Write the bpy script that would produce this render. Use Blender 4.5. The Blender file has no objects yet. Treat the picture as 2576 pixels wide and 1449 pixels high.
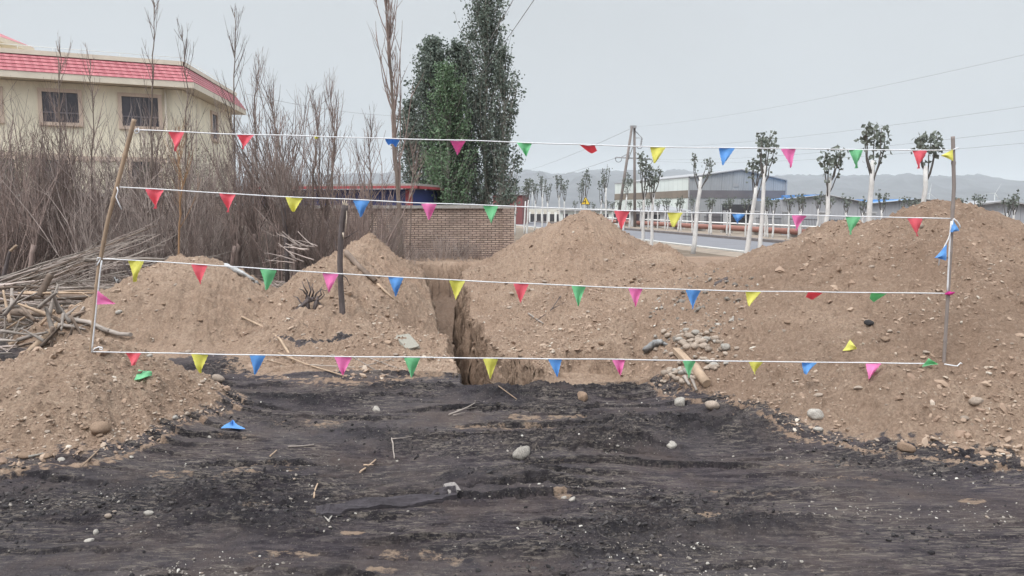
import bpy, bmesh, math, random
import numpy as np
from mathutils import Vector, Matrix, Euler
R = math.radians
rnd = random.Random(7)
npr = np.random.default_rng(7)
scene = bpy.context.scene
COL = scene.collection

# ---------------------------------------------------------------- camera
CAM_Z, PITCH, F, CX, CY = 1.7, R(5.94), 1946.0, 1288.0, 724.5
cam = bpy.data.cameras.new('camera')
cam.sensor_width = 36.0
cam.lens = 36.0 * F / 2576.0
cam.clip_start, cam.clip_end = 0.05, 20000
cam_ob = bpy.data.objects.new('camera', cam)
COL.objects.link(cam_ob)
cam_ob.location = (0, 0, CAM_Z)
cam_ob.rotation_euler = (R(90) - PITCH, 0, 0)
scene.camera = cam_ob
# ---------------------------------------------------------------- sky, sun, exposure
SUN_DIR = Vector((-0.38, -0.50, 0.92)).normalized()      # towards the sun
SUN_EL = math.asin(SUN_DIR.z)
SUN_AZ = math.atan2(SUN_DIR.x, SUN_DIR.y)
world = bpy.data.worlds.new('World')
scene.world = world
world.use_nodes = True
wn, wl = world.node_tree.nodes, world.node_tree.links
wn.clear()
sky = wn.new('ShaderNodeTexSky')
sky.sky_type = 'NISHITA'
sky.sun_disc = False
sky.sun_elevation = SUN_EL
sky.sun_rotation = SUN_AZ
sky.air_density, sky.dust_density, sky.ozone_density = 1.0, 4.0, 1.0
hs = wn.new('ShaderNodeHueSaturation')
hs.inputs['Saturation'].default_value = 0.10
mixw = wn.new('ShaderNodeMix'); mixw.data_type = 'RGBA'
mixw.inputs[0].default_value = 0.75                       # an even cloud deck over the sky
mixw.inputs[7].default_value = (4.9, 5.25, 5.55, 1)
bg = wn.new('ShaderNodeBackground')
bg.inputs['Strength'].default_value = 0.098
wo = wn.new('ShaderNodeOutputWorld')
wl.new(sky.outputs[0], hs.inputs['Color']); wl.new(hs.outputs[0], mixw.inputs[6])
tcw = wn.new('ShaderNodeTexCoord'); sxw = wn.new('ShaderNodeSeparateXYZ'); mrw = wn.new('ShaderNodeMapRange')   # an overcast sky is brightest overhead
mrw.interpolation_type = 'SMOOTHSTEP'
for i_, v_ in enumerate((0.22, 0.80, 1.0, 3.3)): mrw.inputs[i_ + 1].default_value = v_
vmw = wn.new('ShaderNodeVectorMath'); vmw.operation = 'SCALE'
wl.new(tcw.outputs['Generated'], sxw.inputs[0]); wl.new(sxw.outputs[2], mrw.inputs[0]); wl.new(mixw.outputs[2], vmw.inputs[0]); wl.new(mrw.outputs[0], vmw.inputs['Scale'])
nzw = wn.new('ShaderNodeTexNoise'); nzw.inputs['Scale'].default_value = 2.2; nzw.inputs['Detail'].default_value = 5
mnw = wn.new('ShaderNodeMapRange')
for i_, v_ in enumerate((0.3, 0.7, 0.955, 1.045)): mnw.inputs[i_ + 1].default_value = v_
vm2 = wn.new('ShaderNodeVectorMath'); vm2.operation = 'SCALE'
wl.new(tcw.outputs['Generated'], nzw.inputs['Vector']); wl.new(nzw.outputs['Fac'], mnw.inputs[0]); wl.new(vmw.outputs[0], vm2.inputs[0]); wl.new(mnw.outputs[0], vm2.inputs['Scale'])
wl.new(vm2.outputs[0], bg.inputs[0]); wl.new(bg.outputs[0], wo.inputs[0])
sun = bpy.data.lights.new('sun', 'SUN')
sun.energy, sun.angle, sun.color = 1.5, R(14), (1.0, 0.965, 0.92)
sun_ob = bpy.data.objects.new('sun', sun)
COL.objects.link(sun_ob)
sun_ob.rotation_euler = SUN_DIR.to_track_quat('Z', 'Y').to_euler()
scene.view_settings.view_transform = 'Standard'
scene.view_settings.look = 'None'
scene.view_settings.exposure = 0.45
scene.view_settings.gamma = 1.0

# ---------------------------------------------------------------- where a point of the photograph lies
def ray(px, py):
    a, b = (px - CX) / F, -(py - CY) / F
    return Vector((a, math.cos(PITCH) + b * math.sin(PITCH), -math.sin(PITCH) + b * math.cos(PITCH)))
def at(px, py, Y):
    d = ray(px, py)
    return Vector((0, 0, CAM_Z)) + d * (Y / d.y)
def onz(px, py, z=0.0):
    d = ray(px, py)
    return Vector((0, 0, CAM_Z)) + d * ((z - CAM_Z) / d.z)
def on_plane(px, py, p, n):
    d = ray(px, py); o = Vector((0, 0, CAM_Z))
    return o + d * ((p - o).dot(n) / d.dot(n))

# ---------------------------------------------------------------- objects
def link(name, data, parent=None, label=None, cat=None, group=None, kind=None):
    o = bpy.data.objects.new(name, data)
    COL.objects.link(o)
    if parent: o.parent = parent
    return tag(o, label, cat, group, kind)
def tag(o, label=None, cat=None, group=None, kind=None):
    if label: o['label'] = label
    if cat: o['category'] = cat
    if group: o['group'] = group
    if kind: o['kind'] = kind
    return o
def empty(name, loc=(0, 0, 0), label=None, cat=None, group=None):
    o = link(name, None, None, label, cat, group)
    o.location = loc
    return o
def copy_tree(root, loc, rot, scale, label=None, group=None):
    c = root.copy(); COL.objects.link(c)
    c.location, c.rotation_euler, c.scale = loc, rot, scale
    if label: c['label'] = label
    if group: c['group'] = group
    for ch in root.children:
        k = ch.copy(); COL.objects.link(k); k.parent = c
    return c
class MB:
    """collects shapes, links them as one mesh"""
    def __init__(s): s.v, s.f, s.uv, s.sm = [], [], [], []
    def face(s, pts, uv=None, smooth=False):
        b = len(s.v); s.v += [tuple(p) for p in pts]
        s.f.append(tuple(range(b, b + len(pts)))); s.uv.append(uv); s.sm.append(smooth)
    def tube(s, pts, rad, sides=4, cap=True, smooth=True, oval=1.0):
        pts = [Vector(p) for p in pts]; n = len(pts)
        if not hasattr(rad, '__len__'): rad = [rad] * n
        b = len(s.v); prev = None
        for i, p in enumerate(pts):
            t = (pts[min(i + 1, n - 1)] - pts[max(i - 1, 0)])
            t = t.normalized() if t.length > 1e-9 else Vector((0, 0, 1))
            a = (prev - t * prev.dot(t)) if prev is not None else t.cross(Vector((0.31, 0.2, 0.93)) if abs(t.z) < 0.9 else Vector((1, 0.1, 0)))
            if a.length < 1e-6: a = t.orthogonal()
            a.normalize(); prev = a; c = t.cross(a)
            for k in range(sides):
                w = 2 * math.pi * k / sides
                s.v.append(tuple(p + a * (rad[i] * math.cos(w)) + c * (rad[i] * oval * math.sin(w))))
        for i in range(n - 1):
            for k in range(sides):
                k2 = (k + 1) % sides
                s.f.append((b + i * sides + k, b + i * sides + k2, b + (i + 1) * sides + k2, b + (i + 1) * sides + k))
                s.uv.append(None); s.sm.append(smooth)
        if cap and sides > 2:
            s.f.append(tuple(b + k for k in range(sides))[::-1]); s.f.append(tuple(b + (n - 1) * sides + k for k in range(sides)))
            s.uv += [None, None]; s.sm += [False, False]
    def box(s, c, d, m=None):
        c = Vector(c); x, y, z = d[0] / 2, d[1] / 2, d[2] / 2
        P = [Vector((i * x, j * y, k * z)) for i in (-1, 1) for j in (-1, 1) for k in (-1, 1)]
        if m: P = [m @ p for p in P]
        P = [p + c for p in P]
        for q in ((0, 1, 3, 2), (4, 6, 7, 5), (0, 4, 5, 1), (2, 3, 7, 6), (0, 2, 6, 4), (1, 5, 7, 3)):
            s.face([P[i] for i in q])
    def slab(s, a, b, z0, z1, t0, t1):
        """upright slab over the ground line a-b, from offset t0 to t1 along its normal"""
        a, b = Vector((a[0], a[1], 0)), Vector((b[0], b[1], 0)); d = (b - a).normalized(); n = Vector((d.y, -d.x, 0)); L = (b - a).length
        Z = Vector((0, 0, 1))
        q = [a + n * t0, b + n * t0, b + n * t1, a + n * t1]
        lo, hi = [p + Z * z0 for p in q], [p + Z * z1 for p in q]
        w = abs(t1 - t0)
        s.face(lo[::-1], [(0, 0), (L, 0), (L, w), (0, w)]); s.face(hi, [(0, 0), (L, 0), (L, w), (0, w)])
        for i in range(4):
            j = (i + 1) % 4; l = L if i % 2 == 0 else w
            s.face([lo[i], lo[j], hi[j], hi[i]], [(0, z0), (l, z0), (l, z1), (0, z1)])
    def build(s, name, mat, parent=None, **kw):
        me = bpy.data.meshes.new(name); me.from_pydata(s.v, [], s.f)
        me.polygons.foreach_set('use_smooth', s.sm)
        if any(u is not None for u in s.uv):
            lay = me.uv_layers.new(name='UVMap'); k = 0; arr = []
            for f, u in zip(s.f, s.uv):
                arr += [c for p in (u or [(0, 0)] * len(f)) for c in p]
            lay.data.foreach_set('uv', arr)
        if mat: me.materials.append(mat)
        return link(name, me, parent, **kw)
def mesh_np(name, V, Q, mat, smooth=False, attrs=None):
    me = bpy.data.meshes.new(name); V = np.asarray(V, np.float32); Q = np.asarray(Q, np.int32); k = Q.shape[1]
    me.vertices.add(len(V)); me.vertices.foreach_set('co', V.ravel())
    me.loops.add(Q.size); me.loops.foreach_set('vertex_index', Q.ravel())
    me.polygons.add(len(Q)); me.polygons.foreach_set('loop_start', np.arange(0, Q.size, k, dtype=np.int32))
    me.polygons.foreach_set('use_smooth', np.full(len(Q), smooth))
    for an, av in (attrs or {}).items():
        at_ = me.attributes.new(an, 'FLOAT', 'POINT'); at_.data.foreach_set('value', np.asarray(av, np.float32))
    me.update(calc_edges=True); me.validate()
    if mat: me.materials.append(mat)
    return me

# ---------------------------------------------------------------- materials
def newmat(name):
    m = bpy.data.materials.new(name); m.use_nodes = True
    nt = m.node_tree; nt.nodes.clear()
    out = nt.nodes.new('ShaderNodeOutputMaterial'); b = nt.nodes.new('ShaderNodeBsdfPrincipled')
    nt.links.new(b.outputs[0], out.inputs[0])
    b.inputs['Specular IOR Level'].default_value = 0.25
    return m, nt, b, out
class NT:
    def __init__(s, nt): s.nt = nt; s.pos = None
    def n(s, t, **kw):
        x = s.nt.nodes.new(t)
        for k, v in kw.items(): setattr(x, k, v)
        return x
    def l(s, a, b): s.nt.links.new(a, b)
    def coord(s, sc=(1, 1, 1), rot=(0, 0, 0), src='pos'):
        if src == 'pos': o = s.n('ShaderNodeNewGeometry').outputs['Position']
        elif src == 'obj': o = s.n('ShaderNodeTexCoord').outputs['Object']
        else: o = s.n('ShaderNodeUVMap').outputs[0]
        mp = s.n('ShaderNodeMapping'); mp.inputs['Scale'].default_value = sc; mp.inputs['Rotation'].default_value = rot
        s.l(o, mp.inputs[0]); return mp.outputs[0]
    def noise(s, vec, scale, detail=4, rough=0.6):
        x = s.n('ShaderNodeTexNoise'); x.inputs['Scale'].default_value = scale; x.inputs['Detail'].default_value = detail; x.inputs['Roughness'].default_value = rough
        s.l(vec, x.inputs['Vector']); return x.outputs['Fac']
    def voro(s, vec, scale, feat='F1', out='Distance'):
        x = s.n('ShaderNodeTexVoronoi', feature=feat); x.inputs['Scale'].default_value = scale
        s.l(vec, x.inputs['Vector']); return x.outputs[out]
    def ramp(s, f, stops):
        x = s.n('ShaderNodeValToRGB'); e = x.color_ramp.elements
        while len(e) < len(stops): e.new(0.5)
        for el, (p, c) in zip(e, stops):
            el.position = p; el.color = (*c, 1) if len(c) == 3 else c
        s.l(f, x.inputs[0]); return x.outputs[0]
    def mix(s, f, a, b, mode='MIX'):
        x = s.n('ShaderNodeMix', data_type='RGBA', blend_type=mode)
        for i, v in ((0, f), (6, a), (7, b)):
            if hasattr(v, 'is_linked'): s.l(v, x.inputs[i])
            elif isinstance(v, (int, float)): x.inputs[i].default_value = v
            else: x.inputs[i].default_value = (*v, 1)
        return x.outputs[2]
    def math(s, op, a, b=0.0):
        x = s.n('ShaderNodeMath', operation=op)
        for i, v in ((0, a), (1, b)):
            if hasattr(v, 'is_linked'): s.l(v, x.inputs[i])
            else: x.inputs[i].default_value = v
        return x.outputs[0]
    def maprange(s, f, a, b, c=0.0, d=1.0):
        x = s.n('ShaderNodeMapRange'); s.l(f, x.inputs[0])
        for i, v in enumerate((a, b, c, d)): x.inputs[i + 1].default_value = v
        return x.outputs[0]
    def bump(s, h, bsdf, strength=0.5, dist=0.01):
        x = s.n('ShaderNodeBump'); x.inputs['Strength'].default_value = strength; x.inputs['Distance'].default_value = dist
        s.l(h, x.inputs['Height']); s.l(x.outputs[0], bsdf.inputs['Normal'])
    def attr(s, name):
        x = s.n('ShaderNodeAttribute', attribute_name=name); return x.outputs['Fac']
def simple(name, c, rough=0.8, var=0.25, scale=6.0, src='pos', stretch=(1, 1, 1), bump=0.0, bd=0.005, spec=0.25, metal=0.0, rand=0.0):
    """a colour broken up by noise, with optional relief"""
    m, nt, b, _ = newmat(name); t = NT(nt)
    v = t.coord(stretch, src=src)
    f = t.noise(v, scale, 5, 0.65)
    col = t.ramp(f, [(0.3, tuple(x * (1 - var) for x in c)), (0.7, tuple(min(1, x * (1 + var)) for x in c))])
    if rand:
        oi = t.n('ShaderNodeObjectInfo'); w = t.maprange(oi.outputs['Random'], 0, 1, 1 - rand, 1 + rand)
        hsn = t.n('ShaderNodeHueSaturation'); t.l(w, hsn.inputs['Value']); t.l(col, hsn.inputs['Color']); col = hsn.outputs[0]
    t.l(col, b.inputs['Base Color']); b.inputs['Roughness'].default_value = rough
    b.inputs['Specular IOR Level'].default_value = spec; b.inputs['Metallic'].default_value = metal
    if bump: t.bump(t.noise(v, scale * 3, 4), b, bump, bd)
    return m

# ---------------------------------------------------------------- noise for numpy
def _hash(xi, yi, seed):
    h = (xi * 374761393 + yi * 668265263 + seed * 974634777) & 0xffffffff
    h = ((h ^ (h >> 13)) * 1274126177) & 0xffffffff
    return (h ^ (h >> 16)) & 0xffffffff
def pn(x, y, seed=0):
    x, y = np.broadcast_arrays(np.asarray(x, float), np.asarray(y, float))
    xi, yi = np.floor(x).astype(np.int64), np.floor(y).astype(np.int64)
    fx, fy = x - xi, y - yi
    u, v = fx ** 3 * (fx * (fx * 6 - 15) + 10), fy ** 3 * (fy * (fy * 6 - 15) + 10)
    def g(i, j):
        a = _hash(xi + i, yi + j, seed) * (2 * math.pi / 4294967296.0)
        return np.cos(a) * (fx - i) + np.sin(a) * (fy - j)
    a = g(0, 0) * (1 - u) + g(1, 0) * u
    b = g(0, 1) * (1 - u) + g(1, 1) * u
    return (a * (1 - v) + b * v) * 1.4
def fbm(x, y, o=3, seed=0, gain=0.5):
    s, a = 0, 1.0
    for i in range(o):
        s = s + a * pn(x, y, seed + i * 17); x, y, a = x * 2.03 + 3.1, y * 2.03 + 1.7, a * gain
    return s
def sm(a, b, x):
    t = np.clip((x - a) / (b - a), 0, 1); return t * t * (3 - 2 * t)
def ga(x, y, x0, y0, sx, sy):
    return np.exp(-((x - x0) / sx) ** 2 - ((y - y0) / sy) ** 2)
# ================================================================ TERRAIN: ground, trench and spoil mounds from one height function
def c_left(y): return -0.48 - 0.15 * (np.clip(y, 6.5, 30) - 7.29)
def lips(y):
    y = np.asarray(y, float)
    xl = c_left(y) - .016 * np.clip(y - 7.3, 0, 20) + 0.06 * fbm(y * 1.1, 0.3, 3, 3)
    xr = c_left(y) + 0.50 + 0.46 * (1 - sm(7.2, 8.6, y)) + 1.3 * sm(13.5, 19, y) + 0.08 * fbm(y * 1.3, 5.3, 3, 4)
    return xl, xr
# photo point, depth, slopes (front, back, left, right), rounding, owner
MOUNDS = [((215, 846), 6.2, .45, .70, .58, .64, .12, 1),
          ((490, 643), 10.4, .62, .6, .52, .54, .12, 2),
          ((385, 775), 10.1, .5, .4, .55, .4, .2, 2),
          ((855, 620), 10.6, .49, .6, .76, .78, .05, 3),
          ((985, 850), 8.75, .24, .2, .21, .25, .2, 3),
          ((930, 590), 13.0, .6, .6, .66, .84, .04, 4),
          ((1472, 530), 14.0, .50, .6, .55, .66, .10, 5),
          ((2350, 503), 8.5, .455, .6, .50, .46, .10, 7),
          ((2150, 566), 9.2, .48, .6, .40, .5, .20, 7)]
MOUNDS = [(at(p[0], p[1], d), a, b, c, e, r, o) for p, d, a, b, c, e, r, o in MOUNDS]
RIDGES = [  # scraped ridges and lumps on the black ground: photo point, half length, half width, height, angle
    ((1450, 985), .9, .09, .06, 0), ((1320, 1000), .55, .16, .07, 0), ((1400, 1130), .75, .20, .10, 0), ((1780, 1090), .7, .22, .09, -.1), ((1900, 1060), .45, .16, .06, -.3),
    ((1650, 1345), .55, .10, .05, .05), ((600, 1330), .5, .12, .045, 0), ((560, 1240), .6, .12, .05, .35), ((1000, 985), .7, .12, .05, 0), ((760, 1010), .7, .14, .05, .05),
    ((700, 925), .35, .15, .09, 0), ((1500, 1390), .9, .07, .035, 0), ((1950, 1330), .35, .09, .05, .1), ((1240, 1200), .4, .1, .05, 0), ((2000, 1250), .5, .06, .03, 0)]
RIDGES = [(onz(p[0], p[1]), a, b, h, t) for p, a, b, h, t in RIDGES]
FUR = onz(560, 1245)
def terrain(x, y, fine=True):
    """height, owner, trench depth share"""
    x, y = np.broadcast_arrays(np.asarray(x, float), np.asarray(y, float))
    edge = sm(11, 10, np.abs(x)) if False else (1 - sm(9.5, 10.9, np.abs(x))) * (1 - sm(25.3, 26.8, y)) * sm(2.2, 2.7, y)
    # black scraped ground
    yy = y + .10 * pn(x * .45, y * .5, 31) + .05 * pn(x * 1.3, y * 1.1, 32)
    calm = 1 - .75 * sm(.8, 2.0, x) * (1 - sm(4.4, 5.2, y)) - .45 * (1 - sm(-2.2, -1.4, x)) * (1 - sm(4.4, 5.0, y))
    am = np.clip(.45 + 1.0 * pn(x * .6, y * .9, 33), .1, 1.3) * calm
    g = .035 * fbm(x * .5, y * .6, 2, 30)
    g = g + am * (.026 * pn(x * .55, yy * 6, 34) + .024 * pn(x * .8, yy * 12, 35) + .015 * pn(x * 1.5, yy * 25, 36))
    # furrows slanting across the left foreground
    fw = ga(x, y, FUR.x, FUR.y, 1.0, .55); fq = (x * .55 - y) * 8.0 + .8 * pn(x * 1.2, y * 1.2, 47); fq = fq - np.floor(fq)
    g = g + .035 * fw * (sm(0, .25, fq) * (1 - fq) - .5 * np.exp(-((fq - .97) / .07) ** 2)) * np.clip(.7 + pn(x * 2, y * 2, 48), 0, 1.4)
    # ledges left by the blade, each with a crack along its foot
    q = yy * 5.2 + .9 * pn(x * .35, y * .8, 43) + .34 * pn(x * 2.2, y * 2.2, 44) + (.17 * pn(x * 8, y * 8, 49) + .10 * pn(x * 21, y * 14, 29) if fine else 0); fr = q - np.floor(q)
    lm = np.clip(2.0 * pn(x * .95 + 11.3 * np.floor(q), np.floor(q) * .37, 45) + .14, 0, 1) * calm
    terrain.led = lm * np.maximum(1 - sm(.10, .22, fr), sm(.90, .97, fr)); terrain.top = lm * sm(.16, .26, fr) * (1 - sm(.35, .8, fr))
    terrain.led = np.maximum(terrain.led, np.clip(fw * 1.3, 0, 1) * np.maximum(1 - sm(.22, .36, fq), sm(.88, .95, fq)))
    g = g + lm * (.046 * sm(0, .10, fr) * (1 - fr) - .038 * np.exp(-((fr - .98) / .045) ** 2) - .038 * np.exp(-((fr + .02) / .045) ** 2))
    if fine:
        cl = np.clip(.15 + pn(x * .8, y * 1.3, 37), 0, 1) * calm
        g = g + .050 * cl * np.maximum(0, pn(x * 8, y * 12, 38)) + .032 * cl * np.maximum(0, pn(x * 20, y * 26, 39)) + .005 * pn(x * 40, y * 50, 40) * calm
    for p, a, b, h, t in RIDGES:
        dx, dy = x - p.x, y - p.y; u, v = dx * math.cos(t) + dy * math.sin(t), -dx * math.sin(t) + dy * math.cos(t)
        w = np.exp(-(u / a) ** 4 - (v / b) ** 2)
        g = g + h * w * (1 + .6 * pn(x * 5, y * 8, 41) + (.6 * np.maximum(0, pn(x * 13, y * 17, 42)) + .5 * np.maximum(0, pn(x * 30, y * 34, 46)) if fine else 0))
    # mounds
    wob = .16 * fbm(x * .8, y * .8, 2, 50)
    best = np.full(x.shape, -9.0); own = np.zeros(x.shape, int); th, rr = x * 2.2, y * 1.0
    for p, sf, sb, sl, sr, r0, o in MOUNDS:
        dx, dy = x - p.x, y - p.y
        r = np.sqrt((np.where(dx < 0, sl, sr) * dx) ** 2 + (np.where(dy < 0, sf, sb) * dy) ** 2 + r0 ** 2) - r0
        h = p.z - r + wob * np.clip(r * 1.6, 0, 1) * .8
        th = np.where(h > best, np.arctan2(dx, -dy) * 2.4 + o, th); rr = np.where(h > best, r, rr)
        own = np.where(h > best, o, own); best = np.maximum(best, h)
    xl, xr = lips(y)
    A = .13 + .29 * (x - xr)
    B = .30 * (1 - sm(1.3, 1.9, x)) + .21 * (y - 7.5)
    h = np.minimum(np.minimum(A, B), np.minimum(1.02 - .6 * (x - xr - 3.1), 1.15 - .5 * (y - 14.5))) + wob * .5
    h = np.where(x > xr - .02, h, -5)
    th = np.where(h > best, y * 1.7 + x * .8, th); rr = np.where(h > best, 1.2 + .5 * (x - y * .3), rr)
    own = np.where(h > best, 6, own); best = np.maximum(best, h)
    m = .045 * np.logaddexp(0, np.clip(best / .045, -50, 50))
    # the cut face in front of the bank
    ys = 7.36 + .42 * np.exp(-((x - .78) / .33) ** 4) + .25 * sm(1.5, 2.1, x) + .10 * fbm(x * 2.2, 1.0, 3, 52) + (.07 * fbm(x * 9, y * 5, 3, 53) if fine else 0)
    cut = np.where((x > xr - .02) & (y < 9.5), sm(ys, ys + .12 + .75 * (1 - np.exp(-((x - .78) / .42) ** 4)), y), 1.0)
    cut = 1 - (1 - cut) * (1 - sm(1.15, 1.75, x))
    m = m * cut * (1 - sm(23.5, 25.5, y))
    terrain.m = m
    k = sm(.03, .2, m)
    d = .075 * fbm(x * 1.1, y * 1.1, 3, 60) * k
    # slumps running down the slopes
    d = d + .03 * k * pn(x * 3.2 + y * .6, y * 1.2, 66)
    d = d + k * sm(.15, .6, rr) * (.055 * pn(th * 3.3, rr * 1.1, 67) + .028 * pn(th * 8, rr * 2.2, 68))
    if fine:
        d = d + k * (.030 * fbm(x * 4, y * 4, 2, 61) + .055 * np.maximum(0, pn(x * 10, y * 10, 62) - .12) + .045 * np.maximum(0, pn(x * 21, y * 21, 63) - .05) + .014 * pn(x * 40, y * 40, 64))
    z = g * (1 - .8 * k) + m + d
    # hollows dug in the mound toes
    z = z - .10 * ga(x, y, -2.15, 8.6, .35, .18) - .12 * ga(x, y, 3.55, 5.9, .3, .22) - .08 * ga(x, y, 4.0, 5.4, .3, .25)
    # trench
    t = np.minimum(x - xl, xr - x)
    t = np.minimum(t, (y - 7.22 - .10 * fbm(x * 3, 2.0, 2, 70)) * .7)
    t = np.minimum(t, (23.6 - y) * .35)
    S = sm(-.015, .17 + .05 * sm(15, 19, y), t + .025 * pn(x * 7, y * 7, 71))
    D = 1.35 - .35 * sm(17, 22, y) + (.09 * fbm(x * 3, y * 1.6, 3, 72) if fine else 0)
    z = z - (D + np.maximum(z, 0) * .8) * S
    own = np.where(m > .045, own, 0)
    own = np.where(S > .04, 9, own)
    return z * edge, own, S
def ground_hit(px, py, start=2.6, stop=27.0):
    """first point of the terrain seen at this point of the photograph"""
    d = ray(px, py); Y = np.arange(start, stop, .02)
    t = Y / d.y; X, Z = d.x * t, CAM_Z + d.z * t
    h, _, _ = terrain(X, Y, False)
    i = np.argmax(Z <= h) if np.any(Z <= h) else len(Y) - 1
    z, _, _ = terrain(X[i:i + 1], Y[i:i + 1])
    return Vector((X[i], Y[i], float(z[0])))
def gz(x, y): return float(terrain(np.array([x]), np.array([y]))[0][0])

def axis(parts): return np.concatenate([np.arange(a, b - 1e-6, s) for a, b, s in parts] + [[parts[-1][1]]])
S_ax = axis([(-11, -5, .055), (-5, -3.4, .022), (-3.4, -.65, .0125), (-.65, .85, .0065), (.85, 3.4, .0125), (3.4, 5.2, .022), (5.2, 11, .055)])
Y_ax = axis([(2.2, 3.0, .03), (3.0, 6.4, .0115), (6.4, 8.6, .018), (8.6, 13, .028), (13, 26.999, .075)])
Y_ax[-1] = 27.0
SS, YY = np.meshgrid(S_ax, Y_ax)
cen = c_left(YY) + .3
XX = SS + cen * (1 - sm(2.5, 11, np.abs(SS)))
ZZ, OW, SV = terrain(XX, YY); MM = terrain.m; LED, TOP = terrain.led.copy(), terrain.top.copy()
wall = (SV > .03) & (SV < .97)                            # clods in the trench walls
XX2 = XX + np.where(wall, .07 * pn(YY * 6, ZZ * 6, 80) + .045 * pn(YY * 16, ZZ * 13, 81), 0)
YY2 = YY + np.where(wall, .05 * pn(XX * 9, ZZ * 9, 82), 0)
yb = 7.75 + .35 * fbm(XX * .9, 4.0, 3, 90) - .45 * sm(-.8, -.3, XX) + 2.4 * (1 - sm(-5.0, -4.2, XX)) + 1.35 * np.exp(-((XX + 3.2) / .75) ** 2) + .15 * pn(XX * 5, YY * 5, 91)
coal = 1 - sm(-.1, .12, YY - yb)
lobe = np.maximum(0, fbm(XX * 1.2, YY * 2.2, 3, 92) - .62) * 1.2
def spot(px, py, a, b, s):
    p = onz(px, py); n = 1 + .9 * fbm(XX * 6 + px, YY * 9, 3, 93)
    return s * sm(.35, .75, ga(XX, YY, p.x, p.y, a, b) * n)
sand = lobe
for px, py, a, b, s in [(895, 1343, .09, .055, 1), (1780, 1300, .08, .05, 1), (610, 1195, .16, .10, .6), (1418, 1248, .06, .07, .8), (720, 1405, .2, .07, .6), (2445, 1275, .09, .07, .8), (560, 1210, .1, .06, .5), (950, 1443, .1, .03, .8),
                        (1380, 1050, .5, .13, .75), (1250, 1075, .5, .1, .6), (790, 1060, .35, .14, .55), (430, 1200, .2, .08, .6), (700, 1175, .25, .09, .35), (2040, 1175, .4, .12, .4), (2120, 1215, .3, .06, .4), (1000, 1400, .25, .05, .5), (1130, 1410, .15, .05, .5), (300, 1330, .3, .07, .25)]:
    sand = np.maximum(sand, spot(px, py, a, b, s))
pale = np.clip(.5 + 1.3 * fbm(XX * .55, YY * 1.1, 3, 95), 0, 1)
fresh_dark = np.zeros_like(XX)                                  # freshly turned black lumps, not yet dusty
for p, a, b_, h, t_ in RIDGES:
    dx, dy = XX - p.x, YY - p.y; u, v = dx * math.cos(t_) + dy * math.sin(t_), -dx * math.sin(t_) + dy * math.cos(t_)
    fresh_dark = np.maximum(fresh_dark, np.exp(-(u / a) ** 4 - (v / b_ / 1.1) ** 2))
fresh_dark = np.clip(np.maximum(fresh_dark, .8 * ga(XX, YY, FUR.x, FUR.y, 1.0, .5)) * (1.1 + .8 * fbm(XX * 3, YY * 5, 3, 98)), 0, 1)
fresh_dark = np.maximum(fresh_dark, sm(.25, .55, pn(XX * .8, YY * 1.3, 37)) * .75)
fresh_dark = np.maximum(fresh_dark, np.clip(LED * 1.5, 0, 1)); pale = np.clip(pale + .5 * TOP, 0, 1)  # ledge faces and the cracks at their feet darker, ledge tops paler
damp_dark = np.clip(.5 + 1.1 * fbm(XX * .7, YY * .7, 3, 99), 0, 1); damp_dark = np.maximum(damp_dark, .45 * sm(.15, .9, SV)); damp_dark = np.clip(damp_dark + .5 * sm(2.2, 3.6, XX) * sm(5.5, 6.5, YY), 0, 1.2)  # damp patches on the mounds; also a darker soil colour inside the trench
rb = sm(.9, 2.0, XX) * (1 - sm(4.3, 5.2, YY)); pale = pale * (1 - .55 * rb); fresh_dark = fresh_dark * (1 - .7 * rb)
damp_dark = damp_dark - .45 * (1 - sm(-2.2, -1.0, XX)) * (SV < .05); damp_dark = np.clip(damp_dark, 0, 1.2)
trench_dark = sm(.1, .9, SV) * (.35 + .45 * sm(10, 15, YY))  # soil colour darkens towards the trench floor and its far end
print('terrain grid', XX.shape)

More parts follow.
